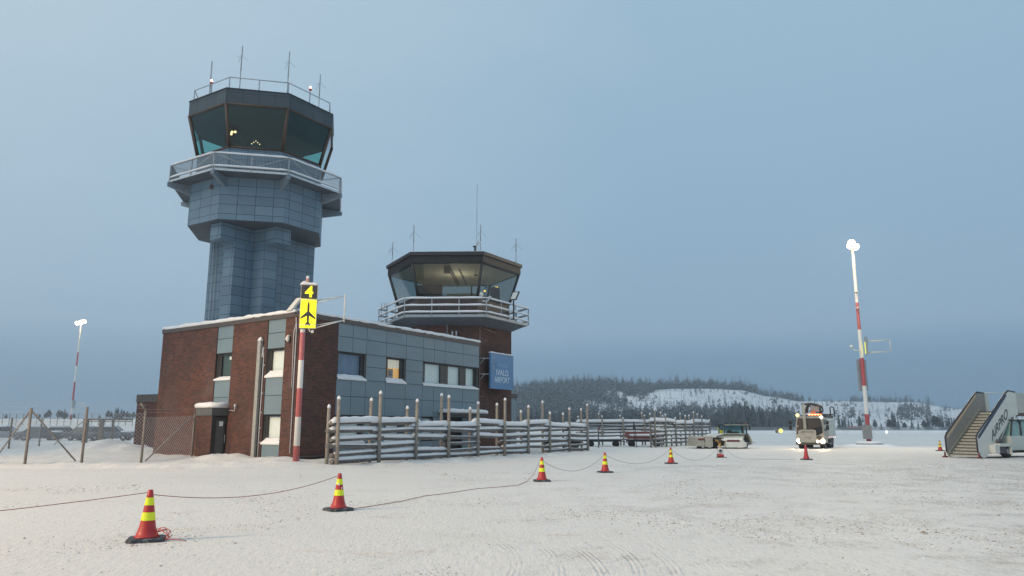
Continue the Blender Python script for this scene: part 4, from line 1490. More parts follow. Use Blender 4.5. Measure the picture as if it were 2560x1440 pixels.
# shaft windows and porthole
for z0_, z1_ in ((11.15, 11.95), (13.1, 13.85)):
    q = MB()
    dd = Vector((0.7071, -0.7071)); Tw = frame(N2(1.0, c0 - 0.70), (r_ * 0.7071 - f_ * 0.7071), (r_ * 0.7071 + f_ * 0.7071))
    q.box(0.10, 0.62, -0.02, 0.05, z0_, z1_, 0, Tw)
    wx = q.build('window', M_DARK, new)
    q = MB(); q.box(0.16, 0.56, 0.05, 0.056, z0_ + 0.06, z1_ - 0.06, 0, Tw); q.build('pane', plain('dark_window_glass', (0.03, 0.045, 0.05), 0.1, spec=0.8), wx)
q = MB(); Td = frame(BODY[7], (BODY[0] - BODY[7]).normalized(), (r_ * -0.7071 + f_ * 0.7071)); q.lathe([(0.16, 0), (0.16, 0.08), (0.10, 0.10)], 14, 0, Td(2.35, 0, 17.55), Vector((*(r_ * -0.7071 + f_ * 0.7071), 0))); q.build('vent', M_BROWNFR, new)
# ladder line on the shaft's left side
q = MB(); p = N2(-2.9, c0 - 1.9)
q.tube((p.x, p.y, 0), (p.x, p.y, 15.0), 0.03); q.tube((p.x + 0.3, p.y - 0.2, 0), (p.x + 0.3, p.y - 0.2, 15.0), 0.03); q.build('lightning_rod_cable', M_STEEL, new)
g2 = 'antennas on the new tower roof'
def nant(px, py0, py1, Y, label, arms=True, r=0.035):
    b_ = at(px, py1, Y); t_ = at(px, py0, Y)
    return antenna_mesh('roof_antenna', (b_.x, Y, 24.27), t_.z - 24.27, label, g2, arms=arms, r=r)
nant(524, 153, 232, 50.5, 'antenna at the left of the new tower roof beside a glowing beacon', False, 0.04)
nant(599, 115, 220, 47.3, 'tallest antenna on the new tower roof, above its front left corner')
nant(718, 129, 232, 48.6, 'second tallest antenna on the new tower roof, above its front right corner')
nant(797, 186, 266, 51.2, 'antenna at the right end of the new tower roof')
for px, py, Y, lab in ((529, 203, 50.0, 'lit obstruction light on the left of the new tower roof'), (776, 220, 50.2, 'lit obstruction light on the right of the new tower roof')):
    p = at(px, py, Y)
    b_ = thing('obstruction_light', lab, 'beacon', (p.x, Y, 24.27), 0, 'obstruction lights on the new tower')
    hh = p.z - 24.27
    q = MB(); q.tube((0, 0, 0), (0, 0, hh - 0.2), 0.03); q.lathe([(0.05, hh - 0.22), (0.11, hh - 0.18), (0.11, hh - 0.08)], 10, 1); q.build('stand', [M_STEEL, M_RED], b_, world=False)
    q = MB(); q.sphere((0, 0, hh + 0.02), 0.10, sz=1.3); q.build('lamp', emit('pink_beacon', (1.0, 0.66, 0.52), 2.0), b_, world=False)

# ---------------------------------------------------------------- log fences
def log_fence(name, label, O, D, posts, spanlen, seed, levels, tops, group, hscale=1.0, back=True, topsnow=0.17):
    rg = random.Random(seed)
    N = Vector((D.y, -D.x))                              # towards the apron
    T = frame(O, D, N)
    f = thing(name, label, 'fence', (O.x, O.y, 0), 0, group)
    n = len(posts)
    ss = [spanlen * k for k in range(n)]
    for k, s_ in enumerate(ss):
        q = MB()
        p = T(s_, 0.0, 0)
        lean = rg.uniform(-0.03, 0.03)
        q.tube((p.x, p.y, gz(p.x, p.y) - 0.3), (p.x + lean, p.y, posts[k] - 0.06), 0.085, 0.072, 10)
        po = q.build('post', M_WOODP, f)
        q = MB(); q.sphere((p.x + lean, p.y, posts[k] - 0.05), 0.078, 10, 6, sz=1.5); q.build('snow_cap', M_SNOW, po)
        if back:
            q = MB()
            p = T(s_ - 0.22 + rg.uniform(-0.05, 0.05), -0.36, 0)
            hb = tops[k]
            q.tube((p.x, p.y, gz(p.x, p.y) - 0.3), (p.x, p.y, hb - 0.06), 0.08, 0.07, 10)
            po = q.build('post', M_WOODP, f)
            q = MB(); q.sphere((p.x, p.y, hb - 0.05), 0.075, 10, 6, sz=1.6); q.build('snow_cap', M_SNOW, po)
    for k in range(n - 1):
        drop = rg.choice((0, 0, 0, -0.14))
        for j, z in enumerate(levels):
            last = j == len(levels) - 1
            if not last and rg.random() < 0.10:
                continue
            tl_ = rg.choice((-1, 1)) * rg.uniform(0.01, 0.05)
            z0 = z + tl_ + (drop if last else 0)
            z1 = z - tl_ + (drop if last else 0)
            a_ = ss[k] - rg.uniform(0.15, 0.5) * hscale
            b_ = ss[k + 1] + rg.uniform(0.12, 0.45) * hscale
            t = -0.17 + rg.uniform(-0.05, 0.03)
            r0 = rg.uniform(0.076, 0.105) * (1.15 if last else 1)
            A = T(a_, t, z0); B = T(b_, t + 0.03, z1)
            A.z += gz(A.x, A.y) * 0.6; B.z += gz(B.x, B.y) * 0.6
            mid = A.lerp(B, 0.5) + Vector((0, 0, -rg.uniform(0.0, 0.04)))
            q = MB()
            q.path([A, mid, B], [r0, r0 * 0.95, r0 * 0.8], 8)
            ra = q.build('rail', M_WOODR, f)
            sh = topsnow if last else rg.choice((0.03, 0.06, 0.10, 0.14, 0.16))
            q = MB()
            i0 = rg.uniform(0.0, 0.12); i1 = 1 - rg.uniform(0.0, 0.12)
            if last:
                i0, i1 = 0, 1
            q.snow(A.lerp(B, i0) + Vector((0, 0, r0 * 0.55)), A.lerp(B, i1) + Vector((0, 0, r0 * 0.55 - 0.01)), r0 * (1.55 if last else 1.1), sh, rg.randrange(9999), 14, sink=0.25 if last else 0.10, rough=0.12)
            q.build('snow_cap', M_SNOW, ra)
    return f
GF = 'log fences round the cart yard'
PT = [at(px, y, 31.2 + 2.49 * k * 0.8385).z for k, (px, y) in enumerate(((843, 993), (955, 980), (1045, 1000), (1126, 990), (1199, 1006), (1265, 997), (1323, 1015), (1377, 1031), (1422, 1021), (1464, 1011)))]
BT = [at(px, y, 31.2 + 2.49 * k * 0.8385 + 0.2).z for k, (px, y) in enumerate(((830, 1015), (937, 998), (1031, 1018), (1112, 986), (1186, 1020), (1250, 1010), (1308, 1028), (1360, 1004), (1409, 1034), (1452, 1023)))]
log_fence('log_fence', 'near snow capped log fence in front of the panelled office wall', FA0, FD, PT, 2.49, 3, [0.20, 0.46, 0.78, 1.08, 1.42, 1.78], BT, GF, topsnow=0.19)
PC = [at(px, y, 62.3 + 2.6 * k * 0.857).z for k, (px, y) in enumerate(((1636, 1024), (1663, 1036), (1688, 1044), (1711, 1039), (1733, 1030), (1755, 1040), (1776, 1050)))]
log_fence('log_fence', 'far log fence running back from the left of the tug', Vector((11.85, 62.3)), dR, PC, 2.6, 8, [0.35, 0.68, 1.02, 1.36, 1.72, 2.12], [x * 0.98 + (0.25 if i % 2 else -0.25) for i, x in enumerate(PC)], GF, topsnow=0.25)
PBt = [at(px, y, 70).z for px, y in ((1452, 1048), (1506, 1040), (1559, 1045), (1613, 1038), (1640, 1045))]
log_fence('log_fence', 'rear log fence seen between the near and far log fences behind the carts', Vector((6.4, 70.0)), Vector((1.0, 0.02)), PBt, 1.99, 12, [0.6, 0.88, 1.18, 1.48, 1.8, 2.1], [x + 0.25 for x in PBt], GF, topsnow=0.22)

# ---------------------------------------------------------------- wire fences left of the office
M_WIRE = plain('frosted_wire', (0.55, 0.55, 0.56), 0.6)
M_FPOST = wood_mat('fence_post_grey', (0.15, 0.125, 0.11), (0.24, 0.21, 0.185))
def chain_link(mb, A, B, z0a, z0b, h_, pitch, r):
    A, B = Vector(A), Vector(B)
    L = (B - A).length
    d = (B - A) / L
    n = int((L + h_) / pitch)
    for sgn in (1, -1):
        for i in range(n + 1):
            s_ = -h_ + i * pitch if sgn > 0 else i * pitch
            # line from (s_,0) to (s_+sgn*h_, h_), clipped to 0..L
            a_, b_ = 0.0, h_
            s0_, s1_ = s_, s_ + sgn * h_
            lo_, hi_ = (0 - s_) / sgn, (L - s_) / sgn
            a_ = max(0.0, min(lo_, hi_)); b_ = min(h_, max(lo_, hi_))
            if b_ - a_ < 0.02:
                continue
            sa, sb = s_ + sgn * a_, s_ + sgn * b_
            za = z0a + (z0b - z0a) * sa / L; zb = z0a + (z0b - z0a) * sb / L
            p, q2 = A + d * sa, A + d * sb
            mb.tube((p.x, p.y, za + a_), (q2.x, q2.y, zb + b_), r, n=3, caps=False, smooth=False)
def wire_fence(label, pts, tops, parts_brace, group, postr=0.056, pitch=0.16, wr=0.0042, barbed=True, pmat=None, top_off=0.0, htop=0.0, angled=()):
    f = thing('wire_fence', label, 'fence', (pts[0][0], pts[0][1], 0), 0, group)
    mesh = MB()
    top = MB()
    for i, (p, t_) in enumerate(zip(pts, tops)):
        q = MB()
        zb = gz(p[0], p[1])
        q.tube((p[0], p[1], zb - 0.3), (p[0], p[1], t_), postr, postr, 8)
        if i in angled:
            q.tube((p[0], p[1], t_), (p[0] - 0.12, p[1] - 0.25, t_ + 0.30), postr * 0.8, postr * 0.8, 8)
        q.build('post', pmat or M_FPOST, f)
        if i + 1 < len(pts):
            p2 = pts[i + 1]
            za, zb2 = gz(*p), gz(*p2)
            hh = min(tops[i], tops[i + 1]) - max(za, zb2) - 0.12
            chain_link(mesh, p, p2, za, zb2, hh, pitch, wr)
            for dz in ((0.0,) if not barbed else (0.0, 0.16, 0.30)):
                b0 = hh + dz + (0.0 if dz == 0 else 0.05)
                top.tube((p[0], p[1], za + b0), (p2[0], p2[1], zb2 + b0), wr * 0.9, n=4, caps=False)
    mesh.build('wire_mesh', M_WIRE, f)
    top.build('top_wire', M_WIRE, f)
    for a_, b_ in parts_brace:
        q = MB(); q.tube(a_, b_, postr * 0.62, n=7); q.build('brace', pmat or M_FPOST, f)
    return f
fa = gnd(62, 1160, 0.15); fb = gnd(204, 1155, 0.2); fc = gnd(353, 1152, 0.22)
fd_ = LF(6.55, 0.75, 0)
f0 = fa + (fa - fb) * 0.72
tops = [at(-40, 1016, f0.y).z, at(68, 1020, fa.y).z, at(213, 1017, fb.y).z, at(358, 1026, fc.y).z, 2.30]
br = [((fa.x + 0.04, fa.y, tops[1] - 0.12), (gnd(190, 1157, 0.1).x, gnd(190, 1157, 0.1).y, 0.15)),
      ((fa.x - 0.04, fa.y, tops[1] - 0.12), (gnd(-14, 1150, 0.1).x, gnd(-14, 1150, 0.1).y, 0.1)),
      ((fd_.x - 0.1, fd_.y, 2.2), (gnd(364, 1152, 0.2).x, gnd(364, 1152, 0.2).y, 0.2))]
GW = 'chain link fences left of the office'
wire_fence('near chain link fence with three diagonal braces, joined to the brick entrance', [tuple(p)[:2] for p in (f0, fa, fb, fc, fd_)], tops, br, GW, angled=(3,))
# yard gate and second fence further back
gA = at(24, 1100, 49.0); gB = at(99, 1100, 56.0); gC = at(210, 1100, 62.0)
GP = [(-34.6, 47.0), tuple(gA)[:2], tuple(gB)[:2], tuple(gC)[:2]]
wire_fence('second chain link fence further back with a brace at its right end', GP, [at(-30, 1044, 47).z, at(33, 1044, 49).z, at(104, 1046, 56).z, at(216, 1046, 62).z],
           [((gC.x, gC.y, 2.3), (at(127, 1100, 59).x, 59.5, 0.3))], GW, postr=0.06, pitch=0.17, wr=0.0045, barbed=False)
gt = thing('yard_gate', 'grey metal yard gate frame with thick posts, left of the brick annex', 'gate', (at(250, 1100, 62).x, 62, 0))
q = MB()
a_, b_ = at(209, 1046, 62), at(332, 1047, 62)
q.tube((a_.x, 62, 2.28), (b_.x, 62, 2.28), 0.07); q.tube((a_.x, 62, 2.12), (b_.x, 62, 2.12), 0.035)
q.build('top_bar', M_FPOST, gt)
for px, w_ in ((212, 0.20), (251, 0.17), (280, 0.06)):
    p = at(px, 1090, 62)
    q = MB(); q.box(p.x - w_, p.x + w_, 61.9, 62.1, -0.2, 2.3); q.build('gate_post', M_FPOST, gt)
q = MB(); chain_link(q, (a_.x, 62), (b_.x, 62), 0.2, 0.2, 1.85, 0.17, 0.0045); q.build('wire_mesh', M_WIRE, gt)
# third fence on the slope beyond the cars
q = MB()
pf = thing('wire_fence', 'faint post and wire fence on the snow slope behind the parked cars', 'fence', (-60, 120, 1.5), 0, GW)
prev = None
for i in range(22):
    px = -30 + i * 33 * 0.52
    Y = 122
    x = (px - 1280) / 1882 * Y
    z = gz(x, Y)
    q.tube((x, Y, z - 0.2), (x, Y, z + 1.9), 0.05, n=5)
    if prev:
        for k in (0.6, 1.2, 1.85):
            q.tube((prev[0], Y, prev[1] + k), (x, Y, z + k), 0.012, n=3)
    prev = (x, z)
q.build('posts_and_wires', M_FPOST, pf)

# ---------------------------------------------------------------- parked cars under snow behind the fences
M_TYRE = plain('tyre', (0.02, 0.02, 0.022), 0.85)
M_RIM = plain('rim', (0.25, 0.26, 0.27), 0.5)
def car(col, kind=0):
    t = thing('parked_car', 'x', 'car')
    m = plain('car_paint_%d' % kind, col, 0.35, var=0.05, frost=0.5)
    q = MB()
    # lofted body: stations along x (length 4.3), section half width and heights
    st = [(-2.15, 0.72, 0.45, 0.78), (-2.0, 0.84, 0.28, 0.92), (-1.2, 0.88, 0.22, 0.98), (0.9, 0.88, 0.22, 0.95), (1.9, 0.82, 0.26, 0.80), (2.15, 0.70, 0.40, 0.66)]
    P = []
    for x, hw, zl, zh in st:
        P.append([(x, -hw * 0.9, zl), (x, -hw, zl + 0.15), (x, -hw * 0.97, zh - 0.08), (x, -hw * 0.86, zh), (x, hw * 0.86, zh), (x, hw * 0.97, zh - 0.08), (x, hw, zl + 0.15), (x, hw * 0.9, zl), (x, -hw * 0.9, zl)])
    q.sheet(P, len(st), 9, 0, True)
    q.face([P[0][k] for k in range(8)][::-1]); q.face([P[-1][k] for k in range(8)])
    q.build('body', m, t, world=False)
    rx = (-1.95, -1.45, 0.35, 1.05) if kind % 2 else (-1.6, -0.95, 0.25, 1.05)
    q = MB()
    a_ = [(rx[0], 0.80, 0.93), (rx[1], 0.66, 1.43), (rx[2], 0.66, 1.45), (rx[3], 0.80, 0.93)]
    for s_ in (-1, 1):
        q.face([(x, s_ * y, z) for x, y, z in a_])
    q.face([(rx[0], -0.8, 0.93), (rx[0], 0.8, 0.93), (rx[1], 0.66, 1.43), (rx[1], -0.66, 1.43)])
    q.face([(rx[3], 0.8, 0.93), (rx[3], -0.8, 0.93), (rx[2], -0.66, 1.45), (rx[2], 0.66, 1.45)])
    q.build('window', plain('dark_car_glass', (0.03, 0.04, 0.05), 0.15, frost=0.5), t, world=False)
    q = MB()
    q.slab([(rx[1], -0.66), (rx[2], -0.66), (rx[2], 0.66), (rx[1], 0.66)], 1.43, 0.16, kind, round_=0.15, over=0.03)
    q.slab([(rx[3] - 0.05, -0.75), (1.95, -0.7), (1.95, 0.7), (rx[3] - 0.05, 0.75)], 0.86, 0.15, kind + 3, round_=0.12)
    q.build('snow_load', M_SNOW, t, world=False)
    for x in (-1.35, 1.35):
        for s_ in (-1, 1):
            q = MB(); q.lathe([(0.30, -0.1), (0.32, -0.05), (0.32, 0.08), (0.2, 0.10)], 14, 0, (x, s_ * 0.80, 0.32), (0, s_, 0))
            wl = q.build('wheel', M_TYRE, t, world=False)
            q = MB(); q.lathe([(0.19, 0), (0.17, 0.02)], 12, 0, (x, s_ * 0.90, 0.32), (0, s_, 0)); q.build('rim', M_RIM, wl, world=False)
    for s_ in (-1, 1):
        q = MB(); q.box(2.05, 2.14, s_ * 0.6 - 0.12, s_ * 0.6 + 0.12, 0.58, 0.70); q.build('headlight', M_WHITEP, t, world=False)
    return t
CG = 'parked cars behind the wire fences'
car_spec = [((0.05, 0.055, 0.07), 105, 80, 0.35, 'dark snow covered car parked nearest the left edge, behind the wire fences'),
            ((0.30, 0.31, 0.33), 165, 82, 0.5, 'silver snow covered car second from the left, behind the wire fences'),
            ((0.03, 0.035, 0.05), 222, 80, -0.2, 'dark snow covered car just left of the yard gate'),
            ((0.08, 0.09, 0.11), 283, 78, 0.15, 'snow covered car seen through the gate frame, nearest the brick annex'),
            ((0.25, 0.27, 0.30), 20, 84, 0.2, 'grey snow covered car at the left edge of the picture')]
for i, (c_, px, Y, rz, lab) in enumerate(car_spec):
    t = car(c_, i)
    t.location = ((px - 1280) / 1882 * Y, Y, gz((px - 1280) / 1882 * Y, Y) + 0.0)
    t.rotation_euler = (0, 0, rz)
    t['label'] = lab
    t['group'] = CG

# ---------------------------------------------------------------- stand sign on its striped pole
SPX, SPY = -9.08, 31.9
RW = [(0.46, 0.115, 0.12), (0.70, 0.69, 0.66)]
sp_ = thing('stand_sign', 'yellow and black stand sign with 4 and an aircraft on a red and white pole', 'sign', (SPX, SPY, 0.05))
zz = [0.0, 0.84, 2.05, 3.25, 4.46, 5.66]
q = MB(); q.tube((0, 0, -0.25), (0, 0, 7.9), 0.135, 0.10, 16); q.build('pole', band_mat('sign_pole_paint', [(z - 0.05, RW[i % 2]) for i, z in enumerate(zz)]), sp_, world=False)
A0 = R_(14)                                          # the box is turned a little to its left
xd = Vector((math.cos(A0), math.sin(A0) * 1.0, 0)); nd = Vector((xd.y, -xd.x, 0))
if nd.y > 0:
    nd = -nd
ST = lambda s_, t, z: Vector((SPX, SPY, 0)) + Vector((0.20, 0, 0)) + xd * s_ + nd * t + Vector((0, 0, z))
q = MB(); q.box(-0.36, 0.36, -0.12, 0.12, 5.86, 7.78, 0, ST)
hb = q.build('sign_box', plain('grey_box_paint', (0.40, 0.36, 0.33), 0.6, frost=0.5), sp_)
q = MB(); q.box(-0.33, 0.33, 0.121, 0.128, 7.16, 7.75, 0, ST); q.build('black_face', plain('black_face_paint', (0.035, 0.035, 0.035), 0.5, frost=0.15), sp_)
M_YEL = emit('reflected_light_yellow', (0.90, 0.83, 0.02), 0.85)  # emission stands in for floodlight thrown back by the reflective face
q = MB(); q.box(-0.33, 0.33, 0.121, 0.128, 5.87, 7.14, 0, ST); q.build('yellow_face', M_YEL, sp_)
text_part('4', 0.66, ST(0.0, 0.134, 7.44), xd, (0, 0, 1), M_YEL, sp_, name='number', bold=0.022)
# aircraft emblem seen from above, nose up
zc = 5.93
half = [(0.0, 1.10), (0.035, 1.02), (0.045, 0.92), (0.045, 0.66), (0.31, 0.40), (0.31, 0.32), (0.05, 0.47), (0.04, 0.20), (0.12, 0.10), (0.12, 0.03), (0.0, 0.06)]
q = MB()
poly_ = half + [(-x, z) for x, z in reversed(half[1:-1])]
q.face([ST(x, 0.134, zc + z) for x, z in poly_])
q.face([ST(x, 0.130, zc + z) for x, z in reversed(poly_)])
for k in range(len(poly_)):
    a_, b_ = poly_[k], poly_[(k + 1) % len(poly_)]
    q.face([ST(a_[0], 0.130, zc + a_[1]), ST(b_[0], 0.130, zc + b_[1]), ST(b_[0], 0.134, zc + b_[1]), ST(a_[0], 0.134, zc + a_[1])])
q.build('aircraft_emblem', plain('dark_emblem', (0.05, 0.05, 0.045), 0.5), sp_)
q = MB(); q.slab([ST(s_, t, 0).xy for s_, t in ((-0.35, -0.11), (0.35, -0.11), (0.35, 0.11), (-0.35, 0.11))], 7.78, 0.10, 6, res=0.1, round_=0.05); q.build('snow_cap', M_SNOW, sp_)
q = MB(); q.lathe([(0.07, 7.8), (0.08, 8.0), (0.07, 8.05), (0.05, 8.12)], 10, 0, (SPX + 0.10, SPY, 0)); q.sphere((SPX + 0.10, SPY, 8.12), 0.075, mat=1); q.build('beacon_cap', [plain('pink_cap', (0.50, 0.26, 0.22), 0.6), M_SNOW], sp_)
def bracket_frame(mb, P, Q, z0, z1, rise, r=0.022):
    """two triangular arms and an outer upright: P = root, Q = outer end (plan)"""
    dv = Vector((Q[0] - P[0], Q[1] - P[1], 0)); pp = Vector((-dv.y, dv.x, 0)).normalized() * 0.09
    P3, Q3 = Vector((P[0], P[1], 0)), Vector((Q[0], Q[1], 0))
    for z in (z0, z1):
        mb.tube(P3 + pp + Vector((0, 0, z)), Q3 + Vector((0, 0, z + rise)), r, n=6)
        mb.tube(P3 - pp + Vector((0, 0, z - 0.12)), Q3 + Vector((0, 0, z + rise)), r, n=6)
    mb.tube(Q3 + Vector((0, 0, z0 + rise - 0.08)), Q3 + Vector((0, 0, z1 + rise + 0.08)), r * 1.5, n=6)
oq = at(860, 800, 32.6)
q = MB(); bracket_frame(q, ST(0.34, 0, 0).xy, (oq.x, oq.y), 6.02, 7.12, 0.30)
for z in (6.02, 7.12):
    q.tube(ST(-0.37, 0.14, z - 0.02), ST(0.36, 0.14, z), 0.014, n=5)
q.build('bracket_frame', M_WHITEP, sp_)
q = MB(); q.path([ST(0.05, 0.1, 5.84), ST(0.12, 0.15, 5.7), ST(0.2, 0.1, 5.72)], 0.02); q.box(0.16, 0.26, 0.05, 0.15, 5.66, 5.78, 0, ST); q.build('sensor', M_WHITEP, sp_)

# ---------------------------------------------------------------- floodlight masts
M_LAMP = emit('sodium_lamp', (1.0, 0.84, 0.55), 14.0)
def mast(label, x, y, z, H, bands, lamp_spec, tilt_dirs, energy, head=1.0, plinth=True, fittings=True):
    t = thing('floodlight_mast', label, 'light mast', (x, y, z), 0, 'floodlight masts round the apron')
    q = MB(); q.lathe([(0.21, -0.2), (0.21, 0.35), (0.185, 1.2), (0.12, H)], 16); q.build('pole', bands, t, world=False)
    if plinth:
        q = MB(); q.lathe([(1.10, -0.3), (1.10, 0.20), (1.04, 0.26)], 24); pl = q.build('plinth', plain('concrete', (0.13, 0.13, 0.13), 0.8), t, world=False)
        q = MB(); q.lathe([(2.6, -0.05), (2.0, 0.06), (1.6, 0.16), (1.3, 0.13), (1.12, 0.06)], 22, caps=False); q.build('snow_skirt', M_SNOW, pl, world=False)
        q = MB(); q.slab([(1.08 * math.cos(2 * math.pi * k / 16), 1.08 * math.sin(2 * math.pi * k / 16)) for k in range(16)], 0.24, 0.17, 5, over=0.02, round_=0.15); q.build('plinth_snow', M_SNOW, pl, world=False)
    for k, (dx, dy, dz) in enumerate(lamp_spec):
        d = Vector(tilt_dirs[k % len(tilt_dirs)]).normalized()
        q = MB()
        u = d.orthogonal().normalized()
        c_ = Vector((dx, dy, H + dz))
        q.lathe([(0.10 * head, -0.34 * head), (0.30 * head, -0.20 * head), (0.33 * head, 0.0)], 14, 0, c_, d)
        hd = q.build('lamp_housing', M_DIRTYW, t, world=False)
        q = MB(); q.lathe([(0.31 * head, 0.0), (0.27 * head, 0.07 * head), (0.14 * head, 0.13 * head), (0.01, 0.15 * head)], 14, 0, c_, d); q.build('lamp_lens', M_LAMP, hd, world=False)
        q = MB(); q.tube((0, 0, H - 0.3), c_ - d * 0.2 * head, 0.04); q.build('lamp_arm', M_STEEL, t, world=False)
    if energy:
        L = bpy.data.lights.new('lamp_spill', 'POINT'); L.energy = energy * 0.022; L.color = (1.0, 0.70, 0.28); L.shadow_soft_size = 0.3
        o = bpy.data.objects.new('lamp_spill', L); COL.objects.link(o); o.parent = t; o.location = (0.15, -0.9, H - 0.9)
        L = bpy.data.lights.new('mast_light', 'SPOT')
        L.energy = energy
        L.color = (1.0, 0.78, 0.50)
        L.spot_size = R_(150)
        L.spot_blend = 0.9
        L.shadow_soft_size = 0.7
        o = bpy.data.objects.new('mast_light', L)
        COL.objects.link(o)
        o.parent = t
        d = Vector(tilt_dirs[0]).normalized()
        o.location = Vector((lamp_spec[0][0], lamp_spec[0][1], H + lamp_spec[0][2])) + d * 0.5
        o.rotation_euler = d.to_track_quat('-Z', 'Y').to_euler()
    return t
m2x, m2y = 31.9, 67.5
Wt, Rd = (0.70, 0.69, 0.66), (0.42, 0.10, 0.10)
m2 = mast('tall red and white floodlight mast on a round plinth, right of the white truck', m2x, m2y, 0.0, 18.3,
          band_mat('mast_paint', [(0, (0.40, 0.05, 0.06)), (2.75, Wt), (5.32, (0.40, 0.05, 0.06)), (7.85, Wt), (10.42, Rd), (12.95, Wt)]),
          [(-0.16, -0.3, 0.30), (0.22, -0.35, -0.12), (-0.30, -0.25, 0.02)], [(-0.35, -0.75, -0.55), (0.25, -0.8, -0.5), (-0.1, -0.8, -0.45)], 9000, 0.98)
MT = lambda s_, t, z: Vector((m2x + s_, m2y - t, z))
q = MB(); q.box(-0.62, 0.10, 0.20, 0.5, 0.62, 1.85, 0, MT); q.build('base_cabinet', plain('grey_cabinet', (0.25, 0.25, 0.24), 0.5, frost=0.3), m2)
q = MB(); q.box(-0.36, 0.30, -0.35, -0.22, 4.95, 7.75, 0, MT); q.box(-0.30, 0.52, -0.55, -0.36, 4.9, 7.7, 0, MT); q.build('equipment_cabinet', M_STEEL, m2)
sT = frame((m2x + 0.42, m2y - 0.2), Vector((-0.36, -0.933)), Vector((-0.933, 0.36)))
q = MB(); q.box(-0.42, 0.42, -0.1, 0.1, 8.15, 9.75, 0, sT); sb = q.build('stand_sign_box', M_STEEL, m2)
q = MB(); q.box(-0.40, 0.40, 0.102, 0.11, 8.2, 9.3, 0, sT); q.build('sign_face', M_YEL, m2)
oq = at(2229, 897, 67.2)
q = MB(); bracket_frame(q, (m2x + 0.5, m2y - 0.2), (oq.x, oq.y), 8.4, 9.45, 0.0, 0.035); q.build('bracket_frame', M_WHITEP, m2)
q = MB(); q.path([(m2x - 0.1, m2y - 0.2, 8.5), (m2x - 0.75, m2y - 0.3, 8.5), (m2x - 0.95, m2y - 0.3, 8.75)], 0.04); q.sphere((m2x - 1.0, m2y - 0.3, 8.85), 0.15); q.build('dome_camera', M_WHITEP, m2)
q = MB()
for z in (12.4, 13.9):
    q.lathe([(0.2, z), (0.22, z + 0.05), (0.2, z + 0.1)], 12, 0, (m2x, m2y, 0)); q.sphere((m2x + 0.2, m2y - 0.1, z), 0.07)
q.build('collar', M_WHITEP, m2)
m1Y = 150.0
m1x = (175 - 1280) / 1882 * m1Y
m1z = gz(m1x, m1Y)
m1 = mast('distant leaning floodlight mast with a lit head, left of the office', m1x, m1Y, m1z, 22.6 - m1z,
          band_mat('far_mast_paint', [(0, (0.40, 0.05, 0.06)), (0.9, Wt), (7.0 - m1z, Rd), (10.6 - m1z, Wt), (13.8 - m1z, Rd), (16.6 - m1z, Wt)]),
          [(0.7, -0.3, 0.2), (-0.7, -0.3, -0.1), (0.1, -0.3, 0.1)], [(0.3, -0.75, -0.4), (-0.3, -0.75, -0.4), (0.1, -0.8, -0.4)], 3000, 1.35, plinth=False)
pa = at(183, 985, m1Y)
q = MB(); q.box(pa.x + 0.2, pa.x + 0.6, m1Y - 0.5, m1Y - 0.1, at(180, 1020, m1Y).z, at(180, 1000, m1Y).z); q.build('equipment_cabinet', M_STEEL, m1)
q = MB(); bracket_frame(q, (pa.x + 0.5, m1Y), (at(209, 1010, m1Y).x, m1Y), at(190, 1021, m1Y).z, at(190, 1009, m1Y).z, 0.0, 0.05); q.build('bracket_frame', M_WHITEP, m1)
# a further mast of the same row stands out of view to the left and lights the near apron
m3 = mast('floodlight mast left of and behind the viewer', -45.0, -5.0, 0.0, 21.0, m2.children[0].data.materials[0] if m2.children else M_WHITEP,
          [(0.3, 0.3, 0.3), (0.0, 0.4, 0.1)], [(0.66, 0.62, -0.50), (0.75, 0.45, -0.5)], 0, 1.2)
L = bpy.data.lights.new('apron_light', 'SPOT'); L.energy = 78000; L.color = (1.0, 0.66, 0.34); L.spot_size = R_(76); L.spot_blend = 0.3; L.shadow_soft_size = 1.2
APL = bpy.data.objects.new('apron_light', L); COL.objects.link(APL); APL.parent = m3
APL.location = (0.6, 0.6, 21.0); APL.rotation_euler = Vector((0.600, 0.375, -0.707)).to_track_quat('-Z', 'Y').to_euler()

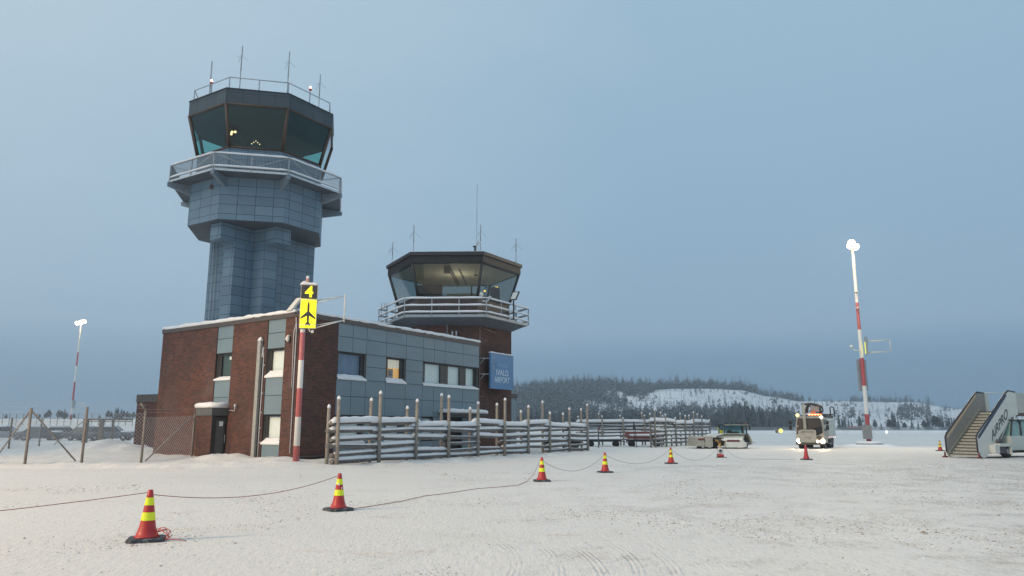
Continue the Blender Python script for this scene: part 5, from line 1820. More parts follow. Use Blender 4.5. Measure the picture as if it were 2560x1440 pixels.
# ---------------------------------------------------------------- traffic cones and ropes
M_CRED = plain('cone_red', (0.43, 0.028, 0.030), 0.45, var=0.1)
M_CYEL = emit('reflective_glow_yellow', (0.62, 0.70, 0.02), 0.12)  # faint glow added to the band colour in place of returned light
M_CBASE = plain('cone_base', (0.03, 0.035, 0.045), 0.6, frost=0.3)
def cone(label, loc, rz, banded=True, group='traffic cones on the apron'):
    t = thing('traffic_cone', label, 'traffic cone', loc, rz, group)
    q = MB()
    b_ = 0.255
    pts = [(-b_, -b_ + 0.07), (-b_ + 0.07, -b_), (b_ - 0.07, -b_), (b_, -b_ + 0.07), (b_, b_ - 0.07), (b_ - 0.07, b_), (-b_ + 0.07, b_), (-b_, b_ - 0.07)]
    q.ring([Vector(p) for p in pts], [Vector(p) for p in pts], -0.01, 0.035)
    q.ring([Vector(p) for p in pts], [Vector(p) * 0.93 for p in pts], 0.035, 0.05)
    q.face([(p[0] * 0.93, p[1] * 0.93, 0.05) for p in pts])
    q.build('base', M_CBASE, t, world=False)
    q = MB()
    R = lambda z: 0.135 - 0.10 * ((z - 0.06) / 0.66) + 0.03 * max(0, 1 - (z - 0.05) / 0.12)
    zs = [0.052, 0.075, 0.12, 0.20, 0.285, 0.42, 0.50, 0.62, 0.72]
    q.lathe([(0.175, 0.05), (0.175, 0.065)] + [(R(z), z) for z in zs[1:]] + [(0.03, 0.725), (0.025, 0.70)], 20)
    q.build('cone_body', M_CRED, t, world=False)
    if banded:
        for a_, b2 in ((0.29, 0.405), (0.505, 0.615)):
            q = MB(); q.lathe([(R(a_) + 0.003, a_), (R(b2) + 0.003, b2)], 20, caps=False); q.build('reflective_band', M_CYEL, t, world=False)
    return t
def on_ground(px, py, z=0.02):
    p = gnd(px, py, z)
    return Vector((p.x, p.y, gz(p.x, p.y) + 0.008))
C1 = on_ground(366, 1349); C2 = on_ground(846, 1273); C3 = on_ground(1355, 1202); C4 = on_ground(1513, 1180); C5 = on_ground(1678, 1158.5)
C6 = on_ground(2016, 1148.5)
cone('nearest traffic cone, left, with loose red rope tangled at its base', C1, 0.35)
cn2 = cone('second nearest traffic cone, with white marks on its upper bands', C2, 0.7)
q = MB()
for a_, z, w_ in ((-1.62, 0.515, 0.016), (-1.40, 0.50, 0.012), (-0.75, 0.435, 0.012), (-1.75, 0.53, 0.010)):
    r_0 = 0.135 - 0.10 * ((z - 0.06) / 0.66)
    q.sphere((C2.x + r_0 * math.cos(a_), C2.y + r_0 * math.sin(a_), C2.z + z), w_, 7, 5, sz=1.3)
q.build('snow_patch', M_SNOW, cn2)
cone('third nearest banded traffic cone, in front of the near log fence', C3, 0.1)
cone('fourth nearest banded traffic cone, right of the near log fence end', C4, 0.3)
cone('farthest banded traffic cone of the roped row, below the far log fence', C5, 0.2)
cone('plain red traffic cone without bands in front of the white truck', C6, 0.6, False)
C8 = on_ground(2351, 1127)
C7 = Vector((25.35, 38.0, 0))
cone('small banded traffic cone left of the foot of the passenger stairs', C8, 0.3)
M_ROPE = plain('rust_red_rope', (0.27, 0.085, 0.06), 0.8)
M_ROPEG = plain('grey_brown_rope', (0.26, 0.20, 0.19), 0.8)
M_ROPER = plain('bright_red_rope', (0.55, 0.07, 0.05), 0.7)
def rope(label, pts, r=0.006, mat=None, smooth_=True):
    q = MB()
    q.path(pts, r, 5)
    o = q.build('rope', mat or M_ROPE)
    tag(o, label, 'rope', 'ropes strung between the cones')
    return o
def sag(a, b, s_, n=18, floor=True):
    out = []
    for i in range(n + 1):
        t = i / n
        p = a.lerp(b, t)
        p.z -= s_ * 4 * t * (1 - t)
        if floor:
            p.z = max(p.z, gz(p.x, p.y) + 0.012)
        out.append(p)
    return out
up = lambda c, z=0.69, dx=0.0: Vector((c.x + dx, c.y, c.z + z))
C0 = Vector((-8.9, 7.6, 0.0))
rope('rope running off the left edge of the picture from the nearest cone', sag(up(C0, 0.50), up(C1, 0.685, -0.03), 0.05), 0.0055)
rope('rope sagging between the nearest and second nearest cones', sag(up(C1, 0.655, 0.035), up(C2, 0.69), 0.20), 0.006)
gpts = [up(C2, 0.03, 0.30)]
for t, px, py in ((0, 915, 1266), (1, 960, 1259), (2, 1004, 1252), (3, 1060, 1240), (4, 1125, 1231), (5, 1190, 1221), (6, 1250, 1216), (7, 1295, 1212)):
    p = on_ground(px, py); p.z += 0.004; gpts.append(p)
gpts += [at(1318, 1203, C3.y - 0.1), at(1333, 1188, C3.y - 0.05), up(C3, 0.62, -0.05)]
rope('rope lying on the snow and rising to the third nearest cone', gpts, 0.007)
rope('rope sagging between the third and fourth nearest cones', sag(up(C3, 0.60, 0.05), up(C4, 0.62, -0.04), 0.42), 0.007, M_ROPEG)
rope('rope sagging between the fourth and farthest banded cones', sag(up(C4, 0.62, 0.04), up(C5, 0.62, -0.04), 0.45), 0.007, M_ROPEG)
RL = on_ground(1801, 1143)
rope('faint rope from the farthest banded cone towards the white reel', sag(up(C5, 0.62, 0.04), Vector((RL.x - 0.1, RL.y + 0.1, 0.5)), 0.55), 0.007, M_ROPEG)
g3 = [Vector((RL.x + 0.15, RL.y, 0.62))] + [at(px, py, RL.y) for px, py in ((1823, 1131), (1836, 1140))] + [on_ground(px, py) for px, py in ((1852, 1146), (1880, 1147), (1920, 1147.5), (1950, 1148), (1990, 1148))]
rope('rope from the white reel lying on the snow towards the plain red cone', g3, 0.007, M_ROPEG)
# loose tangle at the nearest cone
rg = random.Random(3)
tp = []
for i in range(46):
    a_ = i * 0.55
    rr = 0.085 + 0.03 * math.sin(i * 1.3)
    tp.append(Vector((C1.x + 0.22 + rr * math.cos(a_) * 1.1 + 0.02 * rg.random(), C1.y - 0.02 + 0.05 * math.sin(a_ * 0.7), 0.09 + rr * 0.9 * math.sin(a_) + 0.01 * rg.random())))
tp = [p if p.z > 0.014 else Vector((p.x, p.y, 0.014)) for p in tp]
tp += [Vector((C1.x + 0.36, C1.y - 0.06, 0.06)), Vector((C1.x + 0.40, C1.y - 0.05, 0.10)), Vector((C1.x + 0.36, C1.y - 0.06, 0.03)), Vector((C1.x + 0.48, C1.y - 0.07, 0.035)), Vector((C1.x + 0.62, C1.y - 0.07, 0.015))]
q = MB(); q.path(tp, 0.0065, 5); o = q.build('rope_bundle', M_ROPER); tag(o, 'tangle of bright red rope lying against the nearest cone', 'rope')

# reel standing on a toppled cone base
rl = thing('rope_reel', 'white disc reel with dark hub on a red base between tug and cones', 'reel', (RL.x, RL.y, 0))
q = MB(); q.lathe([(0.01, -0.05), (0.17, -0.05), (0.18, -0.03), (0.18, 0.03), (0.17, 0.05), (0.01, 0.05)], 24, 0, (RL.x, RL.y, 0.36), (0, -1, 0)); q.build('disc', plain('reel_white', (0.52, 0.54, 0.52), 0.6), rl)
q = MB(); q.lathe([(0.085, 0.05), (0.07, 0.08)], 5, 0, (RL.x, RL.y, 0.37), (0, -1, 0)); q.build('hub', plain('hub_dark', (0.03, 0.035, 0.06), 0.6), rl)
q = MB(); q.lathe([(0.085, -0.16), (0.085, 0.14)], 14, 0, (RL.x + 0.02, RL.y - 0.05, 0.10), (1, 0, 0)); q.lathe([(0.1, -0.18), (0.1, -0.14)], 14, 1, (RL.x - 0.02, RL.y - 0.05, 0.10), (1, 0, 0)); q.lathe([(0.06, -0.215), (0.06, -0.14)], 14, 2, (RL.x, RL.y - 0.05, 0.10), (1, 0, 0)); q.box(RL.x - 0.2, RL.x + 0.32, RL.y - 0.15, RL.y + 0.15, 0.0, 0.03, 1)
q.build('base', [M_CRED, M_BLACK, M_WHITEP], rl)
q = MB(); q.path([(RL.x - 0.08, RL.y, 0.56), (RL.x - 0.02, RL.y, 0.70), (RL.x - 0.12, RL.y, 0.92), (RL.x - 0.25, RL.y, 0.97)], 0.018); q.path([(RL.x + 0.06, RL.y, 0.54), (RL.x, RL.y - 0.03, 0.72), (RL.x + 0.05, RL.y, 0.80), (RL.x - 0.05, RL.y, 0.60)], 0.03); q.build('yellow_strap', plain('yellow_strap_paint', (0.60, 0.36, 0.06), 0.6), rl)

# ---------------------------------------------------------------- baggage trailers behind the fence
def wheelm(mb, c_, ax_, r, w_, mat=0):
    mb.lathe([(r * 0.6, -w_ / 2), (r * 0.94, -w_ / 2), (r, -w_ * 0.32), (r, w_ * 0.32), (r * 0.94, w_ / 2), (r * 0.6, w_ / 2)], 18, mat, c_, ax_)
def trailer(label, loc, rz, red=False):
    t = thing('baggage_trailer', label, 'trailer', loc, rz, 'flat baggage trailers in the cart yard')
    q = MB(); q.box(-1.6, 1.6, -0.75, 0.75, 0.52, 0.62); q.box(-1.5, 1.5, -0.5, -0.4, 0.40, 0.52); q.box(-1.5, 1.5, 0.4, 0.5, 0.40, 0.52); q.build('deck', M_DARK, t, world=False)
    q = MB(); q.slab([(-1.58, -0.73), (1.58, -0.73), (1.58, 0.73), (-1.58, 0.73)], 0.62, 0.13, 2, round_=0.1); q.build('deck_snow', M_SNOW, t, world=False)
    for x in (-1.1, 1.1):
        for y in (-0.6, 0.6):
            q = MB(); wheelm(q, (x, y, 0.22), (0, 1, 0), 0.22, 0.16); q.build('wheel', M_TYRE, t, world=False)
    q = MB(); q.tube((1.6, 0, 0.45), (2.3, 0, 0.30), 0.035); q.box(0.95, 1.25, -0.6, 0.6, 0.22, 0.4); q.box(-1.25, -0.95, -0.6, 0.6, 0.22, 0.4); q.build('drawbar', M_DARK, t, world=False)
    if red:
        q = MB(); q.box(-1.5, 1.55, 0.66, 0.74, 0.64, 1.25); q.box(-1.5, 1.55, -0.74, -0.66, 0.64, 0.80); q.box(-1.55, -1.47, -0.74, 0.74, 0.64, 1.25); q.build('side_board', plain('rust_red_board', (0.22, 0.05, 0.04), 0.6), t, world=False)
        q = MB(); q.slab([(-1.4, -0.6), (1.5, -0.6), (1.5, 0.6), (-1.4, 0.6)], 0.9, 0.15, 3, round_=0.2); q.build('load_snow', M_SNOW, t, world=False)
    return t
trailer('dark flat baggage trailer with snow on its deck, left of the red sided one', (8.0, 66.3, 0), 0.03)
trailer('red sided baggage trailer loaded with snow in front of the rear log fence', (11.6, 66.4, 0), 0.02, True)
trailer('flat baggage trailer seen under the rails of the near log fence', (3.9, 60.0, 0), 0.1)
bo = thing('marker_post', 'dark marker post with red and white top beside the left trailer', 'post', (at(1496, 1100, 62).x, 62.0, 0), 0, 'marker posts in the cart yard')
q = MB(); q.tube((0, 0, 0), (0, 0, 1.75), 0.045); q.tube((0, 0, 1.75), (0, 0, 1.85), 0.07); q.build('stake', plain('blue_grey_stake', (0.07, 0.10, 0.14), 0.6), bo, world=False)
q = MB(); q.tube((0, 0, 1.35), (0, 0, 1.55), 0.05); q.build('red_band', M_RED, bo, world=False)
bo = thing('marker_post', 'pair of thin black stakes in front of the red sided trailer', 'post', (at(1588, 1100, 63).x, 63.0, 0), 0, 'marker posts in the cart yard')
q = MB(); q.tube((-0.05, 0, 0), (-0.10, 0, 2.0), 0.03); q.tube((0.12, 0, 0), (0.02, 0, 1.9), 0.03); q.box(-0.16, 0.02, -0.03, 0.03, 1.5, 1.75); q.box(-0.13, -0.03, -0.03, 0.03, 1.75, 2.1); q.build('stake', M_DARK, bo, world=False)

# ---------------------------------------------------------------- aircraft tug
tg = thing('aircraft_tug', 'white low aircraft tug with open cradle and glass cab, left of the truck', 'tug', (16.9, 59.6, 0))
TX, TY = 14.4, 58.9                                    # rear left corner seen by the viewer
TT = lambda x, y, z: Vector((TX + x, TY + y, z))
q = MB()
q.box(0.0, 0.62, 0.0, 3.2, 0.18, 0.52, 0, TT); q.box(0.02, 0.60, 0.02, 3.2, 0.52, 0.80, 0, TT)
q.hexa([TT(0.0, -0.0, 0.80), TT(0.62, 0.0, 0.80), TT(0.62, 3.2, 0.80), TT(0.0, 3.2, 0.80), TT(0.08, 0.25, 0.93), TT(0.5, 0.25, 0.93), TT(0.5, 3.2, 0.93), TT(0.08, 3.2, 0.93)])
q.box(0.64, 1.22, -0.12, 2.6, 0.14, 0.92, 0, TT)
q.build('left_arm', M_DIRTYW, tg)
q = MB(); q.box(2.25, 3.72, -0.05, 0.3, 0.10, 0.52, 0, TT); q.box(2.28, 3.75, 0.1, 3.0, 0.18, 0.62, 0, TT)
q.box(3.72, 3.9, 0.05, 0.4, 0.12, 0.50, 0, TT)
q.build('rear_bumper', M_WHITEP, tg)
q = MB()
# sloped hood: profile rising to the cab
hp = [(1.50, 0.68), (1.72, 0.98), (2.25, 1.12), (4.05, 1.12), (4.35, 0.98), (4.45, 0.45), (4.35, 0.30)]
P0 = [TT(x, 0.5 if z > 0.7 else 0.2, z) for x, z in hp]; P1 = [TT(x, 4.6, z) for x, z in hp]
front = [TT(1.9, 0.08, 0.66), TT(2.3, 0.06, 0.70), TT(3.6, 0.06, 0.74), TT(4.2, 0.15, 0.70)]
q.sheet([P0, [TT(x, 1.2, z + (0.04 if z > 0.9 else 0)) for x, z in hp], P1], 3, len(hp), 0, False)
q.hexa([TT(2.1, 0.05, 0.62), TT(3.55, 0.05, 0.62), TT(4.1, 1.0, 0.62), TT(1.6, 1.0, 0.62), TT(2.0, 0.35, 0.80), TT(3.7, 0.35, 0.84), TT(4.1, 1.1, 1.12), TT(1.72, 1.1, 1.10)])
q.build('hood', M_WHITEP, tg)
q = MB(); q.box(2.38, 3.35, 0.02, 0.1, 0.53, 0.68, 0, TT); q.box(0.10, 0.55, -0.03, 0.03, 0.66, 0.80, 0, TT); q.build('tail_light_panel', plain('dark_red_lens', (0.14, 0.03, 0.035), 0.4), tg)
q = MB(); q.box(1.22, 2.3, 0.6, 3.5, 0.30, 0.62, 0, TT); q.box(1.3, 2.2, 0.3, 0.9, 0.72, 0.86, 0, TT); q.path([TT(1.5, 0.2, 0.62), TT(2.0, 0.15, 0.66), TT(2.3, 0.2, 0.55)], 0.03, mat=1); q.path([TT(1.3, 0.2, 0.55), TT(1.7, 0.1, 0.60), TT(2.1, 0.15, 0.45)], 0.03, mat=1); q.build('cradle', [M_BLACK, plain('brown_hose', (0.16, 0.11, 0.07), 0.7)], tg)
for x, y, r in ((1.55, 0.7, 0.36), (4.0, 0.95, 0.44), (1.55, 3.3, 0.4), (4.0, 3.6, 0.44), (0.3, 0.5, 0.17)):
    q = MB(); wheelm(q, TT(x, y, r), (1, 0, 0), r, 0.34); wl = q.build('wheel', M_TYRE, tg)
    q = MB(); q.lathe([(r * 0.55, -0.15), (r * 0.5, 0.15)], 12, 0, TT(x, y, r), (1, 0, 0)); q.build('rim', plain('rust_rim', (0.10, 0.055, 0.05), 0.7), wl)
q = MB(); q.hexa([TT(3.9, 0.3, 0.40), TT(4.75, 0.5, 0.42), TT(4.75, 2.4, 0.42), TT(3.9, 2.6, 0.40), TT(3.9, 0.3, 0.46), TT(4.75, 0.5, 0.47), TT(4.75, 2.4, 0.47), TT(3.9, 2.6, 0.46)]); q.build('side_step', M_STEEL, tg)
# cab: posts, roof, glass
cx0, cx1, cy0, cy1 = 2.55, 4.48, 1.3, 2.9
q = MB()
for x, y in ((cx0, cy0), (cx1 - 0.4, cy0), (cx0, cy1), (cx1, cy1), (cx1, cy0 + 0.4)):
    q.tube(TT(x, y, 1.05), TT(x + (0.03 if x < 3 else -0.05), y, 1.84), 0.055, n=4)
q.box(cx0 - 0.03, cx1, cy0 - 0.05, cy1, 1.05, 1.15, 0, TT)
cb = q.build('cab_frame', M_DARK, tg)
q = MB(); q.box(cx0 - 0.1, cx1 + 0.05, cy0 - 0.12, cy1 + 0.1, 1.84, 1.90, 0, TT); q.box(cx0 - 0.05, cx1, cy0 - 0.15, cy0 - 0.1, 1.80, 1.86, 1, TT); q.build('cab_roof', [M_DARK, M_DIRTYW], tg)
for quad in ([TT(cx0, cy0, 1.15), TT(cx1 - 0.4, cy0, 1.15), TT(cx1 - 0.45, cy0, 1.84), TT(cx0 + 0.03, cy0, 1.84)],
             [TT(cx0, cy1, 1.15), TT(cx1, cy1, 1.15), TT(cx1, cy1, 1.84), TT(cx0, cy1, 1.84)],
             [TT(cx1 - 0.4, cy0, 1.15), TT(cx1, cy0 + 0.4, 1.15), TT(cx1 - 0.05, cy0 + 0.4, 1.84), TT(cx1 - 0.45, cy0, 1.84)]):
    q = MB(); q.face(quad); q.build('cab_window', M_GLASS_V, tg)
q = MB(); q.box(2.45, 2.62, 1.9, 2.3, 1.1, 1.42, 0, TT); q.sphere(TT(2.53, 2.0, 1.46), 0.1, mat=1); q.build('yellow_vest', [plain('hi_vis', (0.62, 0.62, 0.04), 0.6), M_DARK], tg)
q = MB(); q.box(3.0, 3.9, 1.8, 2.3, 1.1, 1.32, 0, TT); q.box(3.05, 3.35, 2.0, 2.3, 1.2, 1.42, 0, TT); q.build('seat', M_DARK, tg)
q = MB()
for x in (2.6, 3.05, 3.5, 3.9):
    q.box(x, x + 0.22, cy0 - 0.1, cy0 + 0.05, 1.90, 1.99, 0, TT)
q.build('work_light', M_DARK, tg)
q = MB(); q.box(1.9, 2.12, 1.2, 1.26, 1.66, 1.74, 0, TT); q.box(4.52, 4.64, 1.2, 1.28, 1.42, 1.76, 0, TT); q.tube(TT(4.2, 1.3, 1.82), TT(4.58, 1.24, 1.8), 0.02); q.build('mirror', M_DARK, tg)
q = MB(); q.box(1.93, 2.1, 1.2, 1.25, 1.44, 1.64, 0, TT); q.box(4.22, 4.34, 1.25, 1.4, 1.78, 1.98, 1, TT); q.build('marker_plate', [plain('pale_green_plate', (0.28, 0.36, 0.18), 0.5), plain('rust_lamp', (0.25, 0.07, 0.05), 0.5)], tg)

# ---------------------------------------------------------------- white truck with boom, lights on
tk = thing('service_truck', 'white truck facing the viewer with headlights lit and a boom over its cab', 'truck', (24.02, 60.2, 0), R_(-31))
KX = lambda x, y, z: wm(tk) @ Vector((x * 1.0, y, z))        # x across (right positive), y back, z up; front at y=-1.4
q = MB()
hw = 1.04
sec = [(-hw, 0.42), (-hw, 1.05), (-hw * 0.99, 1.7), (-hw * 0.90, 2.38), (-hw * 0.75, 2.50), (hw * 0.75, 2.50), (hw * 0.90, 2.38), (hw * 0.99, 1.7), (hw, 1.05), (hw, 0.42)]
rows = []
for y, ins_ in ((-1.40, 0.05), (-1.34, 0.0), (0.35, 0.0)):
    rows.append([KX(x * (1 - ins_), y + (0.10 if z > 2.2 else 0.0) * (y < 0), z) for x, z in sec])
q.sheet(rows, 3, len(sec), 0, False)
q.face(rows[0][::-1]); q.face(rows[-1])
cabb = q.build('cab', M_DIRTYW, tk)
q = MB()
ws = [(-0.96, 1.12), (-0.93, 1.75), (-0.84, 2.34), (0.84, 2.34), (0.93, 1.75), (0.95, 1.22), (0.55, 1.02), (-0.6, 1.02)]
q.face([KX(x, -1.425 + (0.07 if z > 2 else 0), z) for x, z in ws][::-1])
q.build('windscreen', plain('dark_windscreen', (0.015, 0.018, 0.028), 0.25, spec=0.25), cabb)
q = MB(); q.face([KX(hw + 0.012, -1.0, 1.35), KX(hw + 0.012, -0.05, 1.35), KX(hw * 0.93 + 0.012, -0.05, 2.2), KX(hw * 0.93 + 0.012, -0.9, 2.2)]); q.build('side_window', plain('dark_windscreen', (0.018, 0.022, 0.032), 0.12, spec=0.8), cabb)
q = MB(); q.box(-hw - 0.02, hw + 0.02, -1.46, -1.2, 0.30, 0.52, 0, KX); q.box(0.55, 0.85, -1.44, -1.40, 0.62, 0.98, 0, KX); q.build('bumper', plain('dark_grey_plastic', (0.08, 0.07, 0.06), 0.6), tk)
# front panel carrying the boom rest
q = MB()
fp = [(-0.74, 0.55), (-0.78, 1.38), (-0.55, 1.46), (0.35, 1.46), (0.52, 1.40), (0.55, 0.55), (0.50, 0.48), (-0.70, 0.48)]
for y0_, y1_ in ((-1.62, -1.50),):
    q.face([KX(x - 0.04, y0_, z) for x, z in fp][::-1]); q.face([KX(x - 0.04, y1_, z) for x, z in fp])
    for k in range(len(fp)):
        a_, b_ = fp[k], fp[(k + 1) % len(fp)]
        q.face([KX(a_[0] - 0.04, y0_, a_[1]), KX(a_[0] - 0.04, y1_, a_[1]), KX(b_[0] - 0.04, y1_, b_[1]), KX(b_[0] - 0.04, y0_, b_[1])])
q.build('front_panel', M_DIRTYW, tk)
xk = (KX(1, 0, 0) - KX(0, 0, 0))
text_part('IEKAERO', 0.25, KX(-0.10, -1.626, 1.28), xk, (0, 0, 1), plain('faded_grey_letters', (0.16, 0.16, 0.14), 0.6), tk, bold=0.004)
q = MB()
rg = random.Random(2)
for z, w_, m_ in ((0.98, 0.52, 0), (0.84, 0.5, 1)):
    x = -0.36
    while x < -0.36 + w_:
        l_ = rg.uniform(0.04, 0.10)
        q.box(x, x + l_, -1.630, -1.622, z - 0.035, z + 0.035, m_, KX)
        x += l_ + 0.03
q.build('small_markings', [plain('pale_grey_marks', (0.30, 0.32, 0.28), 0.6), plain('grey_marks', (0.15, 0.15, 0.14), 0.6)], tk)
q = MB(); q.tube(KX(-0.28, -1.56, 1.40), KX(-0.36, -1.35, 3.42), 0.12, 0.13, 10); q.build('boom_arm', M_DIRTYW, tk)
q = MB()
q.tube(KX(-0.5, -1.2, 3.40), KX(0.1, -0.9, 3.46), 0.10, n=8)
bp = [KX(-0.15, -1.0, 2.75), KX(-0.05, -1.0, 3.25), KX(0.15, -1.0, 3.50), KX(0.55, -1.0, 3.42), KX(0.98, -1.0, 3.25), KX(1.02, -1.0, 2.95), KX(0.9, -1.0, 2.68)]
q.path(bp, 0.07)
q.path([p + Vector((0.05, 0.5, -0.05)) for p in bp], 0.06)
q.path([KX(0.0, -0.9, 3.4), KX(0.3, -0.7, 3.0), KX(0.2, -0.8, 2.7)], 0.06)
q.path([KX(0.95, -0.9, 3.2), KX(0.6, -0.8, 2.9), KX(0.75, -0.8, 2.7)], 0.05)
q.build('boom_hinge', M_DARK, tk)
q = MB(); q.box(0.1, 0.72, -0.9, -0.5, 2.86, 3.26, 0, KX); q.box(0.12, 0.45, -0.94, -0.9, 2.72, 2.9, 1, KX); q.build('basket', [plain('basket_grey', (0.30, 0.28, 0.27), 0.6), plain('painted_orange_glow', (0.55, 0.20, 0.10), 0.6)], tk)  # plain orange colour stands in for a glow low on the basket
q = MB(); q.box(-0.05, 0.92, -1.15, -1.05, 2.58, 2.67, 0, KX); q.build('orange_light_bar', emit('orange_light', (1.0, 0.20, 0.04), 3.0), tk)
for i in range(4):
    q = MB(); q.sphere(KX(0.02 + 0.22 * i, -1.16, 2.62), 0.05); q.build('marker_light', emit('orange_bulb', (1.0, 0.55, 0.25), 4.0), tk)
q = MB(); q.sphere(KX(-0.86, -1.2, 2.58), 0.13); q.build('beacon', emit('yellow_beacon', (1.0, 0.74, 0.20), 3.2), tk)
q = MB(); q.sphere(KX(0.93, -1.36, 2.42), 0.10); q.build('roof_light', emit('white_roof_light', (1.0, 0.93, 0.78), 8), tk)
M_HL = emit('headlight_lens', (1.0, 0.84, 0.56), 14)
for x, z, r in ((-0.86, 0.62, 0.14), (-0.82, 0.50, 0.08), (0.55, 0.56, 0.09), (0.92, 0.58, 0.16)):
    q = MB(); q.lathe([(r, 0), (r * 0.85, 0.05), (0.01, 0.07)], 14, 0, KX(x, -1.47, z), (KX(0, -1, 0) - KX(0, 0, 0))); q.build('headlight', M_HL, tk)
for x in (-0.86, 0.92):
    L = bpy.data.lights.new('headlight_beam', 'SPOT'); L.energy = 260; L.color = (1.0, 0.62, 0.34); L.spot_size = R_(80); L.spot_blend = 0.8; L.shadow_soft_size = 0.12
    o = bpy.data.objects.new('headlight_beam', L); COL.objects.link(o); o.parent = tk
    o.location = (x, -1.62, 0.60); o.rotation_euler = (R_(80), 0, math.pi)
# tank / body behind
q = MB()
bx = [(-0.98, 0.75), (-1.0, 2.2), (-0.9, 2.42), (0.95, 2.42), (1.08, 2.2), (1.08, 0.9)]
rows = [[KX(x, y, z) for x, z in bx] for y in (0.45, 0.5, 4.4, 4.45)]
q.sheet(rows, 4, len(bx), 0, False); q.face(rows[0][::-1]); q.face(rows[-1])
q.build('tank_body', plain('tank_grey_paint', (0.42, 0.47, 0.46), 0.45, var=0.1, scale=1.5), tk)
q = MB(); q.box(-0.9, 1.0, 0.5, 4.4, 2.43, 2.62, 0, KX); q.tube(KX(0.3, 0.2, 2.65), KX(1.0, 4.2, 2.7), 0.05); q.path([KX(0.95, 3.4, 2.5), KX(0.93, 3.4, 3.25), KX(1.05, 3.6, 3.35), KX(1.12, 4.2, 3.25), KX(1.14, 4.3, 2.5)], 0.05); q.build('roof_gear', M_DARK, tk)
q = MB(); q.box(-0.85, 0.9, -1.2, 4.4, 0.42, 0.75, 0, KX); q.box(1.0, 1.1, 0.7, 2.4, 0.35, 0.85, 0, KX); q.build('chassis', M_BLACK, tk)
q = MB(); q.box(1.02, 1.13, 0.45, 1.2, 0.72, 0.80, 0, KX); q.box(1.02, 1.13, 0.45, 1.2, 0.36, 0.42, 0, KX); q.build('step', M_STEEL, tk)
for x in (-0.78, 0.80):
    for y in (-0.75, 2.2, 3.3):
        q = MB(); wheelm(q, KX(x, y, 0.42), xk, 0.42, 0.34); wl = q.build('wheel', M_TYRE, tk)
        q = MB(); q.lathe([(0.24, 0.0), (0.2, 0.18)], 12, 0, KX(x, y, 0.42), xk * (1 if x > 0 else -1)); q.build('rim', M_RIM, wl)
for x, s_ in ((-1.42, -1), (1.32, 1)):
    q = MB()
    q.box(x - 0.11, x + 0.11, -1.38, -1.30, 1.86, 2.12, 0, KX); q.box(x - 0.11, x + 0.11, -1.38, -1.30, 1.45, 1.80, 0, KX)
    q.path([KX(s_ * 0.95, -1.25, 2.18), KX(x, -1.34, 2.18), KX(x, -1.34, 1.42), KX(s_ * 1.0, -1.25, 1.40)], 0.02)
    q.build('mirror', M_BLACK, tk)
q = MB()
for y in (0.6, 1.6, 2.8, 3.9):
    q.sphere(KX(1.10, y, 0.86), 0.035)
q.build('side_marker', emit('pink_marker', (1.0, 0.62, 0.55), 2.0), tk)

# ---------------------------------------------------------------- passenger stairs
ps = thing('passenger_stairs', 'white mobile passenger stairs lettered AIRPRO at the right edge of the picture', 'passenger stairs', (24.4, 42.3, 0))
dS = Vector((0.891, 0.454)); wS = Vector((0.454, -0.891))
TS = frame((24.30, 42.25), dS, wS)                      # s along the climb, t across towards the viewer, z up
WID, NST, RISE, RUN = 1.70, 15, 0.166, 0.222
M_TREAD = plain('tread_grey', (0.26, 0.27, 0.245), 0.6, var=0.1)
M_RISER = plain('riser_grey', (0.40, 0.41, 0.37), 0.6, var=0.1)
M_PSW = plain('stairs_white', (0.58, 0.60, 0.57), 0.5, var=0.06, scale=1.5)
M_RAILD = plain('handrail_dark', (0.03, 0.035, 0.05), 0.5)
q = MB()
for k in range(NST):
    z = 0.22 + RISE * k
    s_ = RUN * k
    q.box(s_, s_ + 0.02, 0.12, WID, z - RISE, z - 0.03, 1, TS)
    q.box(s_ - 0.03, s_ + RUN, 0.12, WID, z - 0.03, z, 0, TS)
    q.box(s_ - 0.034, s_ - 0.028, 0.12, WID, z - 0.04, z - 0.002, 2, TS)
q.build('steps', [M_TREAD, M_RISER, M_DARK], ps)
S1 = RUN * NST; Z1 = 0.22 + RISE * NST - RISE
def side_panel(t0_, t1_, inner, bottom_drop):
    q = MB()
    pr = [(-0.12, 0.25), (-0.12, 1.12), (0.0, 1.28), (S1 - 0.35, Z1 + 0.95), (S1 - 0.1, Z1 + 1.08), (S1 + 0.55, Z1 + 1.02), (S1 + 0.55, Z1 - 0.2), (S1 - 0.1, Z1 - 0.35), (0.45, 0.05), (0.1, 0.02)]
    for t_, rev in ((t0_, False), (t1_, True)):
        pts = [TS(s_, t_, z) for s_, z in pr]
        q.face(pts if rev else pts[::-1], 0)
    for k in range(len(pr)):
        a_, b_ = pr[k], pr[(k + 1) % len(pr)]
        q.face([TS(a_[0], t0_, a_[1]), TS(a_[0], t1_, a_[1]), TS(b_[0], t1_, b_[1]), TS(b_[0], t0_, b_[1])], 0)
    return q.build('side_panel', inner, ps)
side_panel(0.0, 0.08, plain('stairs_inner_grey', (0.27, 0.27, 0.26), 0.6), 0)
side_panel(WID + 0.02, WID + 0.12, M_PSW, 0)
q = MB()
for t_ in (0.04, WID + 0.07):
    q.path([TS(-0.14, t_, 0.30), TS(-0.15, t_, 1.12), TS(0.0, t_, 1.32), TS(S1 - 0.37, t_, Z1 + 0.99), TS(S1 - 0.1, t_, Z1 + 1.13), TS(S1 + 0.55, t_, Z1 + 1.07)], 0.045)
q.build('handrail', M_RAILD, ps)
q = MB()
